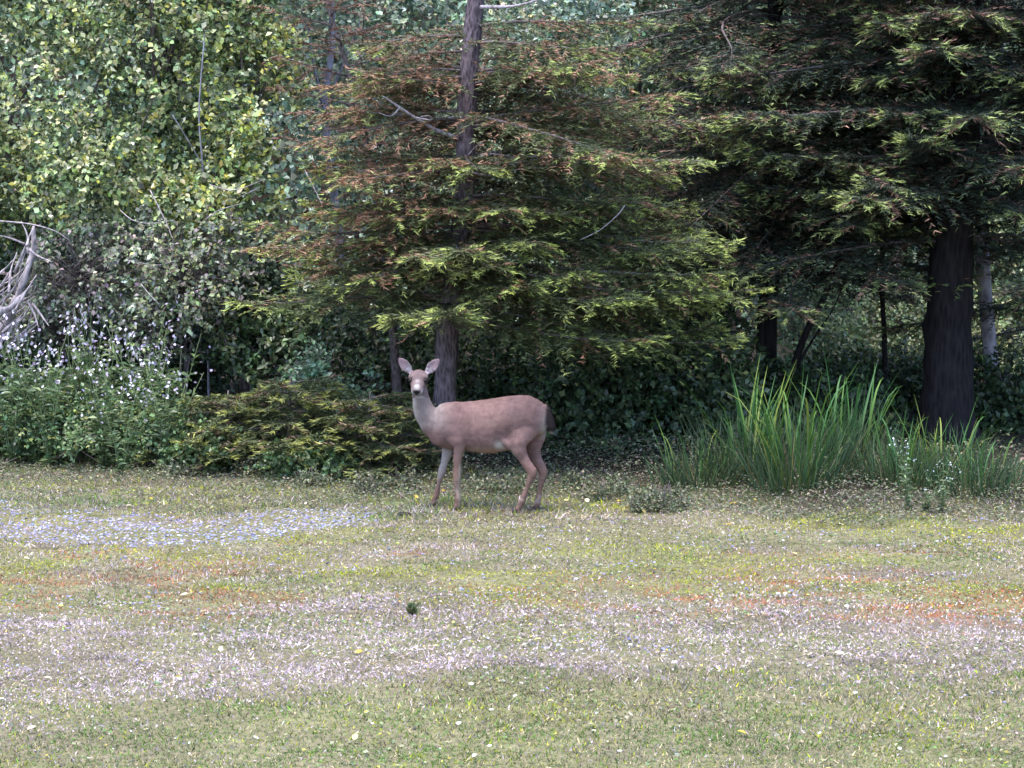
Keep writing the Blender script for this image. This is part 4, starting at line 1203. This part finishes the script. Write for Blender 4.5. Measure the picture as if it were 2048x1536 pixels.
# ------------------------------------------------------------------ small things on the lawn
def small_things():
    rng = np.random.default_rng(1100)
    # fallen yellow leaves
    a = np.linspace(0, 2 * np.pi, 10, endpoint=False)
    lm = []
    for k in range(3):
        n = 7
        P = np.array([(0, 0, 0), (.3, -.3, .08), (.7, -.26, .1), (1, 0, .02), (.7, .26, .12), (.3, .3, .06), (.5, 0, .03 * k)]) * .055
        F = np.array([(6, 0, 1), (6, 1, 2), (6, 2, 3), (6, 3, 4), (6, 4, 5), (6, 5, 0)])
        c = [(.62, .42, .12), (.6, .5, .26), (.66, .58, .44)][k]
        lm.append(new_mesh('fallen_leaf', P, F, np.tile(c, (n, 1))))
    labs = ('yellow fallen leaf lying on the lawn', 'tan fallen leaf lying on the lawn', 'cream fallen leaf lying on the lawn')
    for i in range(75):
        y = rng.uniform(11.8, 21.3); x = rng.uniform(-1, 1) * (.2 * y + .2)
        if i < 30: y = edge_y(x) - rng.uniform(.1, 1.6); y = float(y)
        k = rng.integers(3)
        o = put('fallen_leaf', lm[k], M_LEAF, None, (x, y, float(gz(x, y)) + .022))
        o.rotation_euler = (rng.normal(0, .3), rng.normal(0, .3), rng.uniform(0, 6.28)); s = rng.uniform(.6, 1.15); o.scale = (s, s, s)
        tag(o, labs[k], 'leaf', labs[k].replace(' leaf lying', ' leaves'))
    # daisies
    V, F, C = [], [], []
    for p in range(9):
        t = p * 2 * math.pi / 9
        d = np.array((math.cos(t), math.sin(t), 0)); s = np.array((-d[1], d[0], 0)); o = len(V)
        V += [d * .003, d * .009 - s * .0035, d * .014 + UP * .001, d * .009 + s * .0035]; F += [(o, o + 1, o + 2), (o, o + 2, o + 3)]; C += [(.8, .8, .78)] * 4
    o = len(V)
    V += [np.array((math.cos(t) * .0045, math.sin(t) * .0045, .0012)) for t in a] + [UP * .004]; C += [(.6, .42, .05)] * 11
    F += [(o + j, o + (j + 1) % 10, o + 10) for j in range(10)]
    Vs, Fs = tube([(0, 0, -.04), (.002, 0, -.02), (0, 0, 0)], [.001, .001, .001], 4)
    dm = new_mesh('blossom', np.array(V), np.array(F), np.array(C))
    sm = new_mesh('stem', Vs, Fs, np.tile((.12, .17, .06), (len(Vs), 1)))
    for i in range(110):
        y = 10.9 + 3.4 * rng.random() ** 1.5 if i < 90 else rng.uniform(13, 19)
        x = rng.uniform(-1, 1) * (.2 * y + .3)
        root = thing('daisy', (x, y, float(gz(x, y)) + .04), 'small white daisy in the mown strip of grass', 'daisy', 'white daisies in the lawn')
        root.rotation_euler = (rng.normal(.25, .2), rng.normal(0, .2), rng.uniform(0, 6)); s = rng.uniform(.7, 1.15); root.scale = (s, s, s)
        put('blossom', dm, M_FLOWER, root); put('stem', sm, M_GRASS, root)
    # dark weed tufts
    for px, py, h, lab in ((822, 1235, .085, 'dark green weed tuft standing up from the pale grass below the deer'),):
        Y = 14000 / (py - 325); g = ground_pt(px, Y)
        m = 60
        aa = rng.uniform(0, 6.28, m)
        P = np.stack([rng.normal(0, .012, m), rng.normal(0, .012, m), rng.uniform(0, h * .5, m)], -1)
        D = np.stack([np.cos(aa) * .6, np.sin(aa) * .6, np.ones(m)], -1)
        Cc = palette(rng, m, [(.09, .125, .06), (.14, .155, .085)], [1, 1], .25)
        me = new_mesh('weed', *pieces(P, D, rng.normal(size=(m, 3)), h * rng.uniform(.4, .8, m), rng.uniform(.01, .022, m), Cc, T_LEAF))
        tag(put('weed', me, M_LEAF, None, g), lab, 'weed')
    # clods and stones of dark earth
    for px, py, s, lab in ((805, 1036, .05, 'small dark earth clod on the lawn before the deer\'s forefeet'), (410, 938, .12, 'dark broken lump of rotten wood at the edge of the undergrowth')):
        Y = 14000 / (py - 325); g = ground_pt(px, Y)
        bm = bmesh.new(); bmesh.ops.create_icosphere(bm, subdivisions=3, radius=s)
        for vv in bm.verts:
            q = vv.co
            f = .65 + .7 * float(fbm(q.x / s * 1.4 + q.z / s, q.y / s * 1.4, 7 + int(px), 3))
            vv.co = Vector((q.x * f * 1.1, q.y * f * .7, q.z * f * .45))
        me = bpy.data.meshes.new('clod'); bm.to_mesh(me); bm.free(); me.shade_smooth()
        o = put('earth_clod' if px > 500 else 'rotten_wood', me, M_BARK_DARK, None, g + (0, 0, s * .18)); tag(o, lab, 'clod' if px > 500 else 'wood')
small_things()
